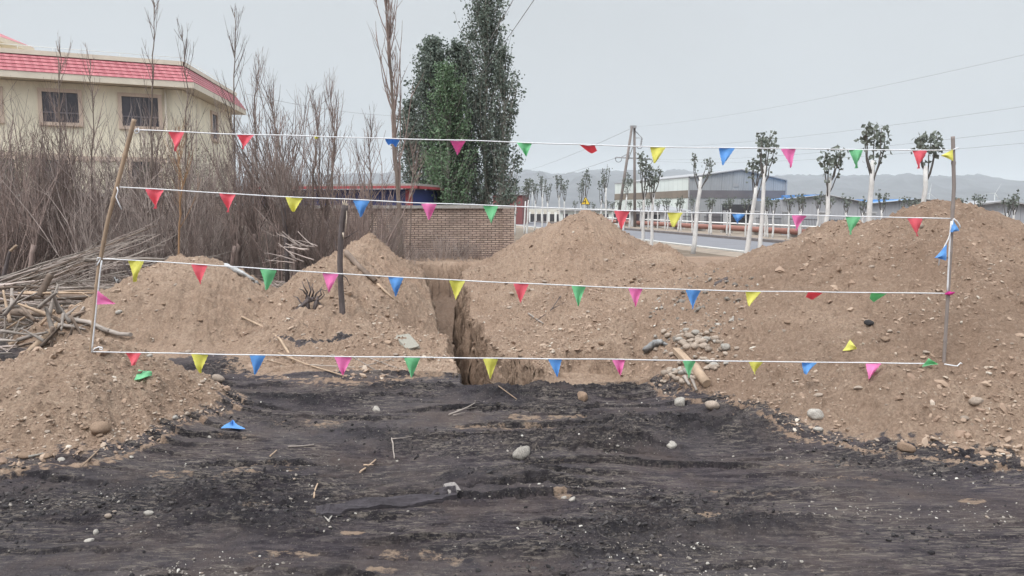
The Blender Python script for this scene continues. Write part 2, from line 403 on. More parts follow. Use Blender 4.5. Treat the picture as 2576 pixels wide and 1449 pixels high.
def terrain_material():
    m, nt, b, _ = newmat('earth'); t = NT(nt)
    v = t.coord()
    n1, n2, n3 = t.noise(v, .9, 5, .6), t.noise(v, 7, 5, .7), t.noise(v, 40, 4, .7)
    dirt = t.ramp(n1, [(.30, (.325, .222, .16)), (.48, (.375, .27, .197)), (.60, (.435, .325, .243)), (.78, (.425, .342, .26))])
    dirt = t.mix(.55, dirt, t.ramp(n2, [(.25, (.23, .158, .115)), (.5, (.39, .285, .212)), (.75, (.47, .37, .285))]))
    dirt = t.mix(t.math('MULTIPLY', t.attr('damp_dark'), .42), dirt, (.215, .145, .105))
    dirt = t.mix(t.attr('trench_dark'), dirt, t.mix(n2, (.085, .058, .043), (.165, .115, .085)))
    cells = t.voro(v, 26, out='Color')
    sep = t.n('ShaderNodeSeparateColor'); t.l(cells, sep.inputs[0])
    chip = t.math('GREATER_THAN', sep.outputs[0], .80)
    edge = t.math('LESS_THAN', t.voro(v, 26), .30)
    chip = t.math('MULTIPLY', chip, edge)
    dirt = t.mix(t.math('MULTIPLY', chip, .55), dirt, t.ramp(sep.outputs[1], [(0, (.25, .17, .12)), (.5, (.48, .38, .29)), (1, (.42, .37, .31))]))
    dirt = t.mix(t.maprange(n3, .42, .62, .55, 0), dirt, (.20, .135, .10))
    vs = t.coord((1, 4.5, 4.5)); ns = t.noise(vs, 3.2, 12, .78)
    cl = t.ramp(ns, [(.36, (.022, .018, .023)), (.47, (.048, .040, .047)), (.56, (.092, .077, .083)), (.68, (.155, .130, .128))])
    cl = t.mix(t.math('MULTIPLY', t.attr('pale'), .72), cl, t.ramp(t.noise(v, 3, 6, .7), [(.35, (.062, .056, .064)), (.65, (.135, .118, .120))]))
    cl = t.mix(t.maprange(t.noise(v, 1.1, 12, .74), .47, .64, 0, .65), cl, (.145, .110, .096))
    cl = t.mix(t.maprange(t.noise(v, .8, 4, .6), .40, .25, 0, .5), cl, (.074, .066, .092))
    cl = t.mix(t.math('MULTIPLY', t.attr('fresh_dark'), t.maprange(t.noise(v, 9, 5, .7), .35, .6, .55, 1.0)), cl, t.ramp(t.noise(v, 30, 4, .7), [(.35, (.016, .0145, .017)), (.65, (.046, .042, .046))]))
    sk = t.maprange(t.noise(t.coord((1.3, 9, 9)), 6.5, 7, .72), .49, .61)
    sk = t.math('MULTIPLY', sk, t.maprange(t.noise(v, 1.25, 7, .7), .42, .56, 0, .9))
    cl = t.mix(sk, cl, t.mix(n3, (.135, .112, .10), (.33, .285, .245)))
    fl = t.math('GREATER_THAN', t.noise(v, 75, 2, .5), .66)
    cl = t.mix(t.math('MULTIPLY', fl, .5), cl, (.22, .195, .17))
    sandc = t.mix(n2, (.26, .175, .125), (.40, .31, .235))
    rag = t.math('SUBTRACT', t.noise(t.coord((1, 1.8, 1.8)), 13, 8, .72), .5)
    sfac = t.math('MULTIPLY', t.maprange(t.math('ADD', t.attr('sand'), t.math('MULTIPLY', rag, 3.2)), .45, .85), t.maprange(t.attr('sand'), .02, .30))
    cl = t.mix(sfac, cl, sandc)
    far = t.ramp(n2, [(.3, (.085, .066, .055)), (.7, (.175, .142, .115))])
    base = t.mix(t.attr('litter'), dirt, far)
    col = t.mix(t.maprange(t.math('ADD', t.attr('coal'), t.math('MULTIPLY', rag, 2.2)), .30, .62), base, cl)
    t.l(col, b.inputs['Base Color']); b.inputs['Roughness'].default_value = .92
    b.inputs['Specular IOR Level'].default_value = .12
    gr = t.math('MULTIPLY', t.math('MULTIPLY', t.noise(v, 130, 3, .7), .6), t.attr('coal'))
    h = t.math('ADD', gr, t.math('ADD', t.math('MULTIPLY', t.noise(v, 60, 5, .75), 1.0), t.math('MULTIPLY', t.noise(v, 18, 4, .7), 1.2)))
    t.bump(h, b, 1.0, .028)
    return m
EARTH = terrain_material()
def split_terrain():
    ny, nx = XX.shape
    idx = np.arange(ny * nx).reshape(ny, nx)
    q = np.stack([idx[:-1, :-1], idx[:-1, 1:], idx[1:, 1:], idx[1:, :-1]], -1).reshape(-1, 4)
    fo = OW[:-1, :-1].reshape(-1)
    V = np.stack([XX2, YY2, ZZ], -1).reshape(-1, 3)
    # earth is brown on the mounds and in the cut, black where the ground was scraped
    cm = coal * np.where(OW == 0, 1, np.where(OW == 9, np.clip(1 - SV * 6, 0, 1), 1 - sm(.05, .15, MM + .05 * fbm(XX * 13, YY * 13, 3, 87)))).reshape(coal.shape)
    cm = cm * np.where(OW == 0, 1 - .8 * sm(.010, .05, MM + .016 * fbm(XX * 14, YY * 18, 3, 88)), 1)
    cm = np.where((OW > 0) & (OW < 9) & (YY > 7.6), 0, cm)
    cm = np.maximum(cm, .85 * sm(.35, .6, ga(XX, YY, -2.2, 8.55, .55, .09) * (1 + pn(XX * 6, YY * 9, 97))))
    lit = (1 - sm(-4.6, -3.4, XX)) * sm(8.5, 11, YY) * (OW == 0)
    out = {}
    names = {0: ('ground', 'structure'), 9: ('trench', 'structure')}
    mlabels = {1: 'low brown dirt mound nearest the camera, carrying the leaning bamboo pole', 2: 'broad brown dirt mound between the brush pile and the dark pollarded trunk',
               3: 'dirt mound behind the dark cut post, with a log lying down its side', 4: 'sharp-peaked dirt mound beside the trench in front of the brick wall',
               5: 'tall pointed gravelly mound right of the trench, road behind it', 6: 'gravelly spoil bank sloping into the trench, with cut faces over the black ground',
               7: 'largest brown dirt mound, with the dark-topped bamboo pole standing in its slope'}
    for o in sorted(set(fo.tolist())):
        f = q[fo == o]; used, inv = np.unique(f, return_inverse=True)
        me = mesh_np(names.get(o, ('dirt_mound',))[0], V[used], inv.reshape(-1, 4), EARTH, True,
                     {'coal': cm.ravel()[used], 'sand': sand.ravel()[used], 'pale': pale.ravel()[used], 'fresh_dark': fresh_dark.ravel()[used], 'damp_dark': damp_dark.ravel()[used], 'trench_dark': trench_dark.ravel()[used], 'litter': lit.ravel()[used]})
        if o in names: link(names[o][0], me, kind=names[o][1])
        else: link('dirt_mound', me, None, mlabels[o], 'dirt mound', 'spoil mounds along the trench')
split_terrain()

# wide land around the worked ground, to the foot of the hills
def far_land():
    xs = [-6000, -2000, -700, -250, -90, -40, -20, -11, 11, 20, 40, 90, 250, 700, 2000, 6000]
    ys = [-300, -40, -8, 2.2, 27, 40, 60, 100, 180, 350, 700, 1500, 3500, 7000]
    V = [(x, y, 0) for y in ys for x in xs]; n = len(xs); Q = []
    for j in range(len(ys) - 1):
        for i in range(n - 1):
            if xs[i] == -11 and ys[j] == 2.2: continue
            Q.append((j * n + i, j * n + i + 1, (j + 1) * n + i + 1, (j + 1) * n + i))
    m, nt, b, _ = newmat('plain_soil'); t = NT(nt); v = t.coord()
    near = t.ramp(t.noise(v, 1.5, 6, .7), [(.3, (.10, .078, .062)), (.55, (.17, .135, .105)), (.75, (.25, .205, .16))])
    vf = t.coord((.12, 1, 1)); pl = t.ramp(t.noise(vf, .02, 5, .7), [(.35, (.20, .18, .15)), (.6, (.33, .30, .25))])
    sx = t.n('ShaderNodeSeparateXYZ'); t.l(v, sx.inputs[0])
    col = t.mix(t.maprange(sx.outputs[1], 40, 110), near, pl)
    t.l(col, b.inputs['Base Color']); b.inputs['Roughness'].default_value = .95; b.inputs['Specular IOR Level'].default_value = .1
    t.bump(t.noise(v, 14, 4, .7), b, .6, .03)
    link('land', mesh_np('land', V, Q, m), kind='structure')
far_land()
# ================================================================ buildings, wall, road and far things
U = Vector((-0.158, 1, 0)).normalized()                   # the way the road and the trench run
M_PLASTER = simple('cream_plaster', (.76, .69, .55), .85, .17, 1.6, stretch=(1, 1, .16), bump=.15, bd=.01)
M_TRIM = simple('tan_trim', (.56, .44, .36), .8, .08, 3)
M_FASCIA = simple('pale_fascia', (.62, .55, .46), .75, .08, 2)
M_GLASS = simple('window_glass', (.055, .048, .058), .12, .4, 1.2, spec=.5)
M_SASH = simple('sash_grey', (.17, .15, .16), .5, .1, 4)
M_GREY = simple('grey_render', (.42, .42, .43), .85, .08, .8)
M_LIGHT = simple('pale_cladding', (.62, .66, .64), .6, .06, .5)
M_DARK = simple('dark_opening', (.05, .048, .055), .8, .3, .8)
M_BAND = simple('brown_band', (.20, .165, .135), .6, .12, .6)
M_BANDG = simple('grey_band', (.14, .13, .14), .6, .12, .6)
M_BLUE = simple('blue_sheet', (.13, .27, .50), .5, .1, .5)
M_STEEL = simple('grey_steel', (.30, .30, .31), .6, .12, 3)
M_WHITE = simple('white_paint', (.72, .72, .70), .7, .06, 4)
M_CONC = simple('concrete', (.33, .31, .29), .9, .18, 3, bump=.4, bd=.01)
M_ASPH = simple('asphalt', (.17, .17, .185), .85, .10, .8)
M_KERB = simple('kerb_stone', (.45, .44, .42), .85, .12, 3)
M_DKERB = simple('dark_kerb', (.16, .14, .135), .9, .2, 2)
M_PIPE = simple('rust_red_pipe', (.26, .125, .10), .6, .15, 1)
M_REDTRIM = simple('red_trim', (.36, .075, .085), .6, .12, 2)
M_NAVY = simple('blue_panel', (.045, .06, .19), .5, .15, 1.2)
M_BLACK = simple('black_iron', (.04, .038, .042), .6, .2, 3)
M_RUSTRED = simple('red_brown_panel', (.20, .075, .075), .7, .15, 1)
def corrugated(name, c, pitch=.25, var=.06):
    m, nt, b, _ = newmat(name); t = NT(nt); v = t.coord(src='uv')
    w = t.n('ShaderNodeTexWave', wave_type='BANDS', bands_direction='X'); w.inputs['Scale'].default_value = .314 / pitch; t.l(v, w.inputs[0])
    pan = t.n('ShaderNodeTexBrick'); pan.offset = 0; pan.inputs['Scale'].default_value = 1; pan.inputs['Brick Width'].default_value = 1.1; pan.inputs['Row Height'].default_value = 40; pan.inputs['Mortar Size'].default_value = .025
    pan.inputs['Color1'].default_value = (*[x * (1 - var) for x in c], 1); pan.inputs['Color2'].default_value = (*[x * (1 + var) for x in c], 1); pan.inputs['Mortar'].default_value = (*[x * .55 for x in c], 1)
    t.l(v, pan.inputs[0]); col = t.mix(.35, pan.outputs[0], t.ramp(t.noise(v, .7, 5), [(.3, tuple(x * .8 for x in c)), (.7, tuple(min(1, x * 1.12) for x in c))]))
    t.l(col, b.inputs['Base Color']); b.inputs['Roughness'].default_value = .55
    t.bump(w.outputs[0], b, .5, .02); return m
M_CLAD = corrugated('light_sheet_cladding', (.60, .64, .62)); M_CLADG = corrugated('grey_sheet_cladding', (.30, .31, .325)); M_CLADB = corrugated('plain_grey_sheet', (.33, .335, .36), .3, .03)
def brick(name):
    m, nt, b, _ = newmat(name); t = NT(nt); v0 = t.coord(src='uv')
    nz = t.n('ShaderNodeTexNoise'); nz.inputs['Scale'].default_value = 9; t.l(v0, nz.inputs[0])
    mv = t.n('ShaderNodeVectorMath', operation='MULTIPLY_ADD'); t.l(nz.outputs['Color'], mv.inputs[0]); mv.inputs[1].default_value = (.018, .018, 0); t.l(v0, mv.inputs[2])
    br = t.n('ShaderNodeTexBrick'); br.offset = .5
    for k, x in (('Scale', 1), ('Brick Width', .26), ('Row Height', .074), ('Mortar Size', .010), ('Mortar Smooth', .2), ('Bias', -.1)): br.inputs[k].default_value = x
    br.inputs['Color1'].default_value = (.50, .375, .31, 1); br.inputs['Color2'].default_value = (.33, .235, .195, 1); br.inputs['Mortar'].default_value = (.055, .043, .04, 1)
    t.l(mv.outputs[0], br.inputs[0])
    col = t.mix(t.math('MULTIPLY', t.math('SUBTRACT', 1.0, br.outputs['Fac']), .45), br.outputs[0], t.ramp(t.noise(v0, 5, 5, .7), [(.3, (.20, .15, .13)), (.55, (.42, .33, .27)), (.75, (.50, .44, .39))]))
    col = t.mix(t.maprange(t.noise(v0, .55, 6, .7), .42, .68, 0, .6), col, (.13, .105, .095))
    t.l(col, b.inputs['Base Color']); b.inputs['Roughness'].default_value = .9
    t.bump(t.math('SUBTRACT', 1.0, br.outputs['Fac']), b, .9, .02); return m
M_BRICK = brick('old_brick')
def tiles(name):
    m, nt, b, _ = newmat(name); t = NT(nt); v = t.coord(src='uv')
    br = t.n('ShaderNodeTexBrick'); br.offset = 0
    for k, x in (('Scale', 1), ('Brick Width', .30), ('Row Height', .27), ('Mortar Size', .022), ('Mortar Smooth', .6)): br.inputs[k].default_value = x
    br.inputs['Color1'].default_value = (.40, .125, .145, 1); br.inputs['Color2'].default_value = (.47, .155, .175, 1); br.inputs['Mortar'].default_value = (.36, .09, .11, 1)
    t.l(v, br.inputs[0])
    col = t.mix(.25, br.outputs[0], t.ramp(t.noise(v, 2, 5), [(.3, (.30, .12, .13)), (.7, (.50, .24, .25))]))
    t.l(col, b.inputs['Base Color']); b.inputs['Roughness'].default_value = .55
    w = t.n('ShaderNodeTexWave', wave_type='BANDS', bands_direction='X', wave_profile='SIN'); w.inputs['Scale'].default_value = .314 / .3; t.l(v, w.inputs[0])
    t.bump(w.outputs[0], b, .8, .04); return m
M_TILE = tiles('red_roof_tile')

def prism(mb, poly, z0, z1, uv0=0):
    n = len(poly)
    P = [Vector((p[0], p[1], 0)) for p in poly]
    mb.face([(p.x, p.y, z1) for p in P]); mb.face([(p.x, p.y, z0) for p in P][::-1])
    for i in range(n):
        a, b = P[i], P[(i + 1) % n]; L = (b - a).length
        mb.face([(a.x, a.y, z0), (b.x, b.y, z0), (b.x, b.y, z1), (a.x, a.y, z1)], [(0, z0), (L, z0), (L, z1), (0, z1)])
def wall_box(mb, o, e, n, u0, u1, z0, z1, t0, t1):
    """box in wall coordinates: along e, out along n"""
    P = [o + e * u + n * t + Vector((0, 0, z)) for u in (u0, u1) for t in (t0, t1) for z in (z0, z1)]
    L = u1 - u0; H = z1 - z0
    for q in ((0, 2, 3, 1), (4, 5, 7, 6), (0, 4, 6, 2), (1, 3, 7, 5)): mb.face([P[i] for i in q], [(0, 0), (t1 - t0, 0), (t1 - t0, H), (0, H)])
    mb.face([P[i] for i in (2, 6, 7, 3)], [(u0, z0), (u1, z0), (u1, z1), (u0, z1)])
    mb.face([P[i] for i in (0, 1, 5, 4)], [(u0, z0), (u0, z1), (u1, z1), (u1, z0)])
def window(parent, o, e, n, u0, u1, z0, z1, bars, name='window', sill=True):
    f = MB(); w = .14
    wall_box(f, o, e, n, u0 - w, u0, z0 - w, z1 + w, .0, .07); wall_box(f, o, e, n, u1, u1 + w, z0 - w, z1 + w, .0, .07)
    wall_box(f, o, e, n, u0, u1, z1, z1 + w, .0, .07); wall_box(f, o, e, n, u0, u1, z0 - w, z0, .0, .07 if not sill else .12)
    fr = f.build(name, M_TRIM, parent)
    g = MB(); wall_box(g, o, e, n, u0, u1, z0, z1, .004, .012); g.build('pane', M_GLASS, fr)
    s = MB(); W, H = u1 - u0, z1 - z0
    for k in range(1, bars): wall_box(s, o, e, n, u0 + W * k / bars - .025, u0 + W * k / bars + .025, z0, z1, .014, .04)
    wall_box(s, o, e, n, u0, u1, z0 + H * .30, z0 + H * .30 + .05, .0145, .043)
    s.build('sash', M_SASH, fr); return fr

# ---------------------------------------------------------------- the cream building with the red tiled eaves
def house():
    root = empty('cream_building', (-17, 33, 0), 'cream two-storey building with a band of red roof tiles behind the bare thicket', 'building')
    ec = at(488, 222, 32.2); el = at(0, 190, 29.3); er = at(618, 288, 41.2)
    ztop, zeave = 7.48, ec.z
    e1 = (ec - el); e1.z = 0; e1.normalize(); n1 = Vector((e1.y, -e1.x, 0))
    e2 = (er - ec); e2.z = 0; e2.normalize(); n2 = Vector((e2.y, -e2.x, 0))
    EC = Vector((ec.x, ec.y, 0)); EL = EC - e1 * 13; ER = EC + e2 * 9.2
    off = .62
    bis = (n1 + n2).normalized(); k = off / bis.dot(n1)
    WC = EC - bis * k; WL = EL - n1 * off; WR = ER - n2 * off - e2 * .5
    back1, back2 = WR + Vector((-7, 4, 0)), WL + Vector((-6, 12, 0))
    w = MB(); prism(w, [WL, WC, WR, back1, back2], -.05, zeave - .02); body = w.build('wall', M_PLASTER, root)
    # eaves: soffit and fascia, then the tiled slope, then the coping
    f = MB(); fh = .24
    for a, b in ((EL, EC), (EC, ER)):
        d = (b - a).normalized(); n = Vector((d.y, -d.x, 0))
        f.face([a + Vector((0, 0, zeave)), b + Vector((0, 0, zeave)), b + Vector((0, 0, zeave + fh)), a + Vector((0, 0, zeave + fh))])
    inn = [EL - n1 * 1.3, EC - bis * (k * 2.1), ER - n2 * 1.3]
    Z = Vector((0, 0, zeave))
    f.face([EL + Z, inn[0] + Z, inn[1] + Z, EC + Z]); f.face([EC + Z, inn[1] + Z, inn[2] + Z, ER + Z])
    f.face([ER + Z, inn[2] + Z, inn[2] + Z + Vector((0, 0, .9)), ER + Z + Vector((0, 0, fh))])
    f.build('fascia', M_FASCIA, root)
    r = MB(); T = .50
    top = [EL - n1 * T, EC - bis * (T / bis.dot(n1)), ER - n2 * T]
    zb = zeave + fh
    for a, b, ta, tb in ((EL, EC, top[0], top[1]), (EC, ER, top[1], top[2])):
        L = (b - a).length; S = 24; s = math.hypot(T, ztop - zb)
        rows = 5
        for j in range(rows):                              # overlapping courses
            f0, f1 = j / rows, (j + 1) / rows
            lip = Vector((0, 0, .015)) + ((a - ta) * (1 / (a - ta).length)) * .02
            def P(q0, q1, fr): return q0.lerp(q1, fr) + Vector((0, 0, zb + (ztop - zb) * fr))
            r.face([P(a, ta, f0) + lip, P(b, tb, f0) + lip, P(b, tb, f1), P(a, ta, f1)], [(0, f0 * s), (L, f0 * s), (L, f1 * s), (0, f1 * s)])
            r.face([P(a, ta, f0), P(b, tb, f0), P(b, tb, f0) + lip, P(a, ta, f0) + lip], [(0, 0), (L, 0), (L, .02), (0, .02)])
    ro = r.build('roof', M_TILE, root)
    c = MB()
    ins = [top[0] - n1 * .35, top[1] - bis * (.35 / bis.dot(n1)), top[2] - n2 * .35]
    for a, b, ia, ib in ((top[0], top[1], ins[0], ins[1]), (top[1], top[2], ins[1], ins[2])):
        z0, z1 = Vector((0, 0, ztop)), Vector((0, 0, ztop + .17))
        d = (b - a).normalized(); o = Vector((d.y, -d.x, 0)) * .06
        c.face([a + z0 + o, b + z0 + o, b + z1 + o, a + z1 + o]); c.face([a + z1 + o, b + z1 + o, ib + z1, ia + z1]); c.face([ia + z1, ib + z1, ib + z0, ia + z0])
    c.face([top[2] + Vector((0, 0, ztop)), ins[2] + Vector((0, 0, ztop)), ins[2] + Vector((0, 0, ztop + .17)), top[2] + Vector((0, 0, ztop + .17))])
    c.face([p + Vector((0, 0, ztop + .10)) for p in (ins[0], ins[1], ins[2])])
    c.build('coping', M_FASCIA, ro)
    rl = MB(); q = [top[0], top[1], top[2]]
    for a, b in ((q[0], q[1]), (q[1], q[2])):
        up = Vector((0, 0, ztop + .32)); rl.tube([a + up, b + up], .012, 4)
        n = int((b - a).length / 1.1)
        for i in range(n + 1):
            p = a.lerp(b, i / n); rl.tube([p + Vector((0, 0, ztop + .12)), p + up], .010, 3)
    rl.build('roof_rail', M_WHITE, ro)
    # openings, placed on the wall plane
    def uz(o, e, n, px, py):
        p = on_plane(px, py, o, n); return (p - o).dot(e), p.z
    for (x0, y0, x1, y1, bars) in ((102, 228, 202, 312, 3), (303, 240, 402, 322, 4), (-95, 220, 3, 303, 3)):
        u0, z1 = uz(WC, e1, n1, x0, y0); u1, z0 = uz(WC, e1, n1, x1, y1)
        window(body, WC, e1, n1, u0 + .03, u1 - .03, z0 + .03, z1 - .03, bars)
    for (x0, y0, x1, y1) in ((105, 396, 175, 470), (330, 404, 400, 470), (-40, 390, 40, 470)):
        u0, z1 = uz(WC, e1, n1, x0, y0); u1, z0 = uz(WC, e1, n1, x1, y1)
        window(body, WC, e1, n1, u0, u1, max(.6, z0), z1, 2)
    u0, z1 = uz(WC, e2, n2, 531, 286); u1, z0 = uz(WC, e2, n2, 546, 352)
    window(body, WC, e2, n2, u0, u1, z0, z1, 2)
    dp = MB(); u, z = uz(WC, e1, n1, 418, 300); dp.tube([WC + e1 * u + n1 * .1 + Vector((0, 0, z_)) for z_ in (0, zeave)], .05, 6); dp.build('drainpipe', M_FASCIA, root)
    bd = MB(); wall_box(bd, WC, e1, n1, -13, .0, 3.55, 3.72, .0, .05); bd.build('string_course', M_TRIM, root)
    # roof room whose hipped eave shows at the picture's edge
    p = at(-2, 110, 33.5); base = Vector((p.x - 3.1, p.y, 0))
    t = MB(); t.box((base.x, base.y + .3, ztop + .75), (4.6, 3.6, 1.5)); rr = t.build('roof_room', M_PLASTER, root)
    zc = ztop + 1.25; hx, hy = 2.95, 2.4
    q = [base + Vector((sx * hx, .3 + sy * hy, 0)) for sx, sy in ((-1, -1), (1, -1), (1, 1), (-1, 1))]; ap = [base + Vector((-.4, .3, 0)), base + Vector((.2, .3, 0))]
    h = MB(); zz = lambda v, z: Vector((v.x, v.y, z))
    h.face([zz(q[0], zc + .2), zz(q[1], zc + .2), zz(ap[1], zc + 1.5), zz(ap[0], zc + 1.5)], [(0, 0), (5.9, 0), (3.2, 2.6), (2.6, 2.6)])
    h.face([zz(q[1], zc + .2), zz(q[2], zc + .2), zz(ap[1], zc + 1.5)], [(0, 0), (4.8, 0), (2.4, 2.9)]); h.face([zz(q[2], zc + .2), zz(q[3], zc + .2), zz(ap[0], zc + 1.5), zz(ap[1], zc + 1.5)], [(0, 0), (5.9, 0), (3.2, 2.6), (2.6, 2.6)])
    h.face([zz(q[3], zc + .2), zz(q[0], zc + .2), zz(ap[0], zc + 1.5)], [(0, 0), (4.8, 0), (2.4, 2.9)]); h.build('hipped_roof', M_TILE, rr)
    e = MB(); prism(e, q, zc, zc + .195); e.build('eave', M_FASCIA, rr)
    for ch in root.children: ch.location = -root.location
house()

# ---------------------------------------------------------------- brick walls
WY = 26.6
wr, wl_ = at(1292, 520, WY), at(1008, 509, WY - .4)
def brick_wall(a, b, ztop, label, cap=True, posts=()):
    root = empty('brick_wall', ((a[0] + b[0]) / 2, (a[1] + b[1]) / 2, 0), label, 'wall')
    off = -Vector(root.location)
    A, B = Vector((a[0], a[1], 0)) + off, Vector((b[0], b[1], 0)) + off
    m = MB(); m.slab(A, B, -.1, ztop, -.12, .12); m.build('brickwork', M_BRICK, root)
    d = (B - A).normalized()
    for s in posts:
        p = MB(); c = A + d * s; p.slab(c - d * .2, c + d * .2, -.1, ztop - .002, -.16, .20); p.build('pier', M_BRICK, root)
    c = MB(); L = (B - A).length; n = max(1, int(L / 1.4))
    for i in range(n):                                     # cap stones, each a little out of line
        p, q = A + d * (L * i / n + .01), A + d * (L * (i + 1) / n - .01)
        j = rnd.uniform(0, .02); c.slab(p, q, ztop + .002, ztop + .10 + j, -.17 - j, .19)
    c.build('coping', M_CONC, root)
    return root
ztop = at(1150, 517, WY - .2).z - .1
dW = Vector((wr.x - wl_.x, wr.y - wl_.y, 0)).normalized()
WA = Vector((wr.x, wr.y, 0)) - dW * 9.0
brick_wall(WA, (wr.x, wr.y, 0), ztop, 'old red-brown brick wall with a concrete cap, ending beside the road at the trench head', posts=(8.8,))
brick_wall((-23, 23.6, 0), WA + Vector((-.3, .1, 0)), 2.05, 'older brick wall hidden behind the bare thicket below the cream building')

# ---------------------------------------------------------------- blue shed behind the wall
def shed():
    Y = 28.2; p = at(1036, 505, Y); q = at(640, 470, Y + 1.5)
    root = empty('blue_shed', (p.x, p.y, 0), 'low blue shed with red roof edge behind the brick wall', 'shed')
    off = -Vector(root.location); A = Vector((q.x, q.y, 0)) + off; B = Vector((p.x, p.y, 0)) + off
    zt = at(1095, 476, Y).z; d = (B - A).normalized(); n = Vector((d.y, -d.x, 0))
    w = MB(); prism(w, [A, B, B - n * 3, A - n * 3], -.05, zt); w.build('wall', M_NAVY, root)
    c = MB(); c.slab(B - d * .22, B + d * .03, -.05, zt - .01, -.02, .05); c.build('corner_post', M_REDTRIM, root)
    r = MB(); prism(r, [A + n * .35, B + n * .35 + d * .3, B - n * 3.3 + d * .3, A - n * 3.3], zt + .12, zt + .20); r.build('roof', M_CONC, root)
    f = MB(); f.slab(A, B + d * .34, zt + .02, zt + .115, .30, .38); f.slab(B + d * .28, B + d * .28 - n * 3, zt + .02, zt + .115, -.06, .02); f.build('roof_edge', M_REDTRIM, root)
shed()

# ---------------------------------------------------------------- road
def strip(name, pts_l, pts_r, z, mat, th=0.0, **kw):
    m = MB()
    for i in range(len(pts_l) - 1):
        a, b, c, d = pts_l[i], pts_l[i + 1], pts_r[i + 1], pts_r[i]
        P = [Vector((p[0], p[1], z)) for p in (a, d, c, b)]
        m.face(P)
        if th:
            lo = [p - Vector((0, 0, th)) for p in P]
            for k in range(4): m.face([P[k], lo[k], lo[(k + 1) % 4], P[(k + 1) % 4]])
    return m.build(name, mat, **kw)
n0, n1_ = onz(1574, 599), onz(1812, 627)
f0_ = onz(1570, 571), onz(1945, 611)
dr = (n0 - n1_).normalized(); N1 = n1_ - dr * 26; N0 = n0 + dr * 160
fr_ = (f0_[0] - f0_[1]).normalized(); perp = Vector((dr.y, -dr.x, 0))
RW = abs((f0_[1] - n1_).dot(perp))
print('road', n0, n1_, f0_, RW)
def off(p, o): return (p.x + perp.x * o, p.y + perp.y * o)
strip('road', [off(N1, 0), off(N0, 0)], [off(N1, RW), off(N0, RW)], .012, M_ASPH, kind='structure')
strip('kerb', [off(N1, -.32), off(N0, -.32)], [off(N1, 0), off(N0, 0)], .06, M_KERB, .08, kind='structure')
strip('kerb', [off(N1, RW), off(N0, RW)], [off(N1, RW + .5), off(N0, RW + .5)], .14, M_DKERB, .16, kind='structure')
M_VERGE = simple('dry_verge', (.25, .205, .165), .95, .25, 2, bump=.5, bd=.02)
strip('verge', [off(N1, RW + .5), off(N0, RW + .5)], [off(N1, RW + 4.5), off(N0, RW + 4.5)], .10, M_VERGE, .12, kind='structure')
strip('verge', [off(N1, -1.8), off(N0, -1.8)], [off(N1, -.33), off(N0, -.33)], .008, M_VERGE, kind='structure')
def row_pt(o, Y):
    """point at offset o from the near road edge, at world depth Y"""
    p = Vector((n1_.x, n1_.y, 0)) + perp * o; t = (Y - p.y) / dr.y
    return p + dr * t

# ---------------------------------------------------------------- pipeline beyond the road
def pipeline():
    root = empty('pipeline', row_pt(RW + 3, 45), 'long rust-red pipe on low supports along the far side of the road', 'pipeline')
    o = -Vector(root.location); r = .17
    a, b = row_pt(RW + 3.2, 22) + o, row_pt(RW + 3.2, 105) + o
    up = Vector((0, 0, .42))
    m = MB(); m.tube([a + up, b + up], r, 12); m.build('pipe', M_PIPE, root)
    m = MB(); s = perp * .32 + Vector((0, 0, .70)); m.tube([a + s, b + s], .05, 6); m.build('small_pipe', M_WHITE, root)
    L = (b - a).length; n = int(L / 4)
    d = (b - a).normalized()
    for i in range(n + 1):
        p = a + d * (L * i / n); m = MB(); m.slab(p - perp * .2, p + perp * .55, .08, .27, -.12, .12); m.build('support', M_CONC, root)
    c = row_pt(RW + 3.2, 31) + o                             # expansion loop
    m = MB(); m.tube([c + Vector((0, 0, .6)), c + Vector((0, 0, 1.15)), c + d * .15 + Vector((0, 0, 1.25)), c + d * 1.9 + Vector((0, 0, 1.25)), c + d * 2.05 + Vector((0, 0, 1.15)), c + d * 2.05 + Vector((0, 0, .6))], .05, 6)
    m.build('expansion_loop', M_BLACK, root)
pipeline()
def iron_fence():
    root = empty('iron_fence', row_pt(RW + 6, 45), 'black iron railing between square pillars in front of the factories', 'fence')
    o = -Vector(root.location); a, b = row_pt(RW + 6, 24) + o, row_pt(RW + 6, 68) + o; L = (b - a).length; d = (b - a).normalized()
    m = MB()
    for z in (.25, 1.0): m.tube([a + Vector((0, 0, z)), b + Vector((0, 0, z))], .02, 4)
    for i in range(int(L / .16)):
        p = a + d * (i * .16); m.tube([p + Vector((0, 0, .1)), p + Vector((0, 0, 1.08))], .011, 3, cap=False)
    m.build('railing', M_BLACK, root)
    for i in range(int(L / 4) + 1):
        p = a + d * (i * 4); m = MB(); m.box(p + Vector((0, 0, .7)), (.42, .42, 1.4)); m.box(p + Vector((0, 0, 1.44)), (.52, .52, .07)); m.build('pillar', M_GREY if i % 3 else M_STEEL, root)
iron_fence()

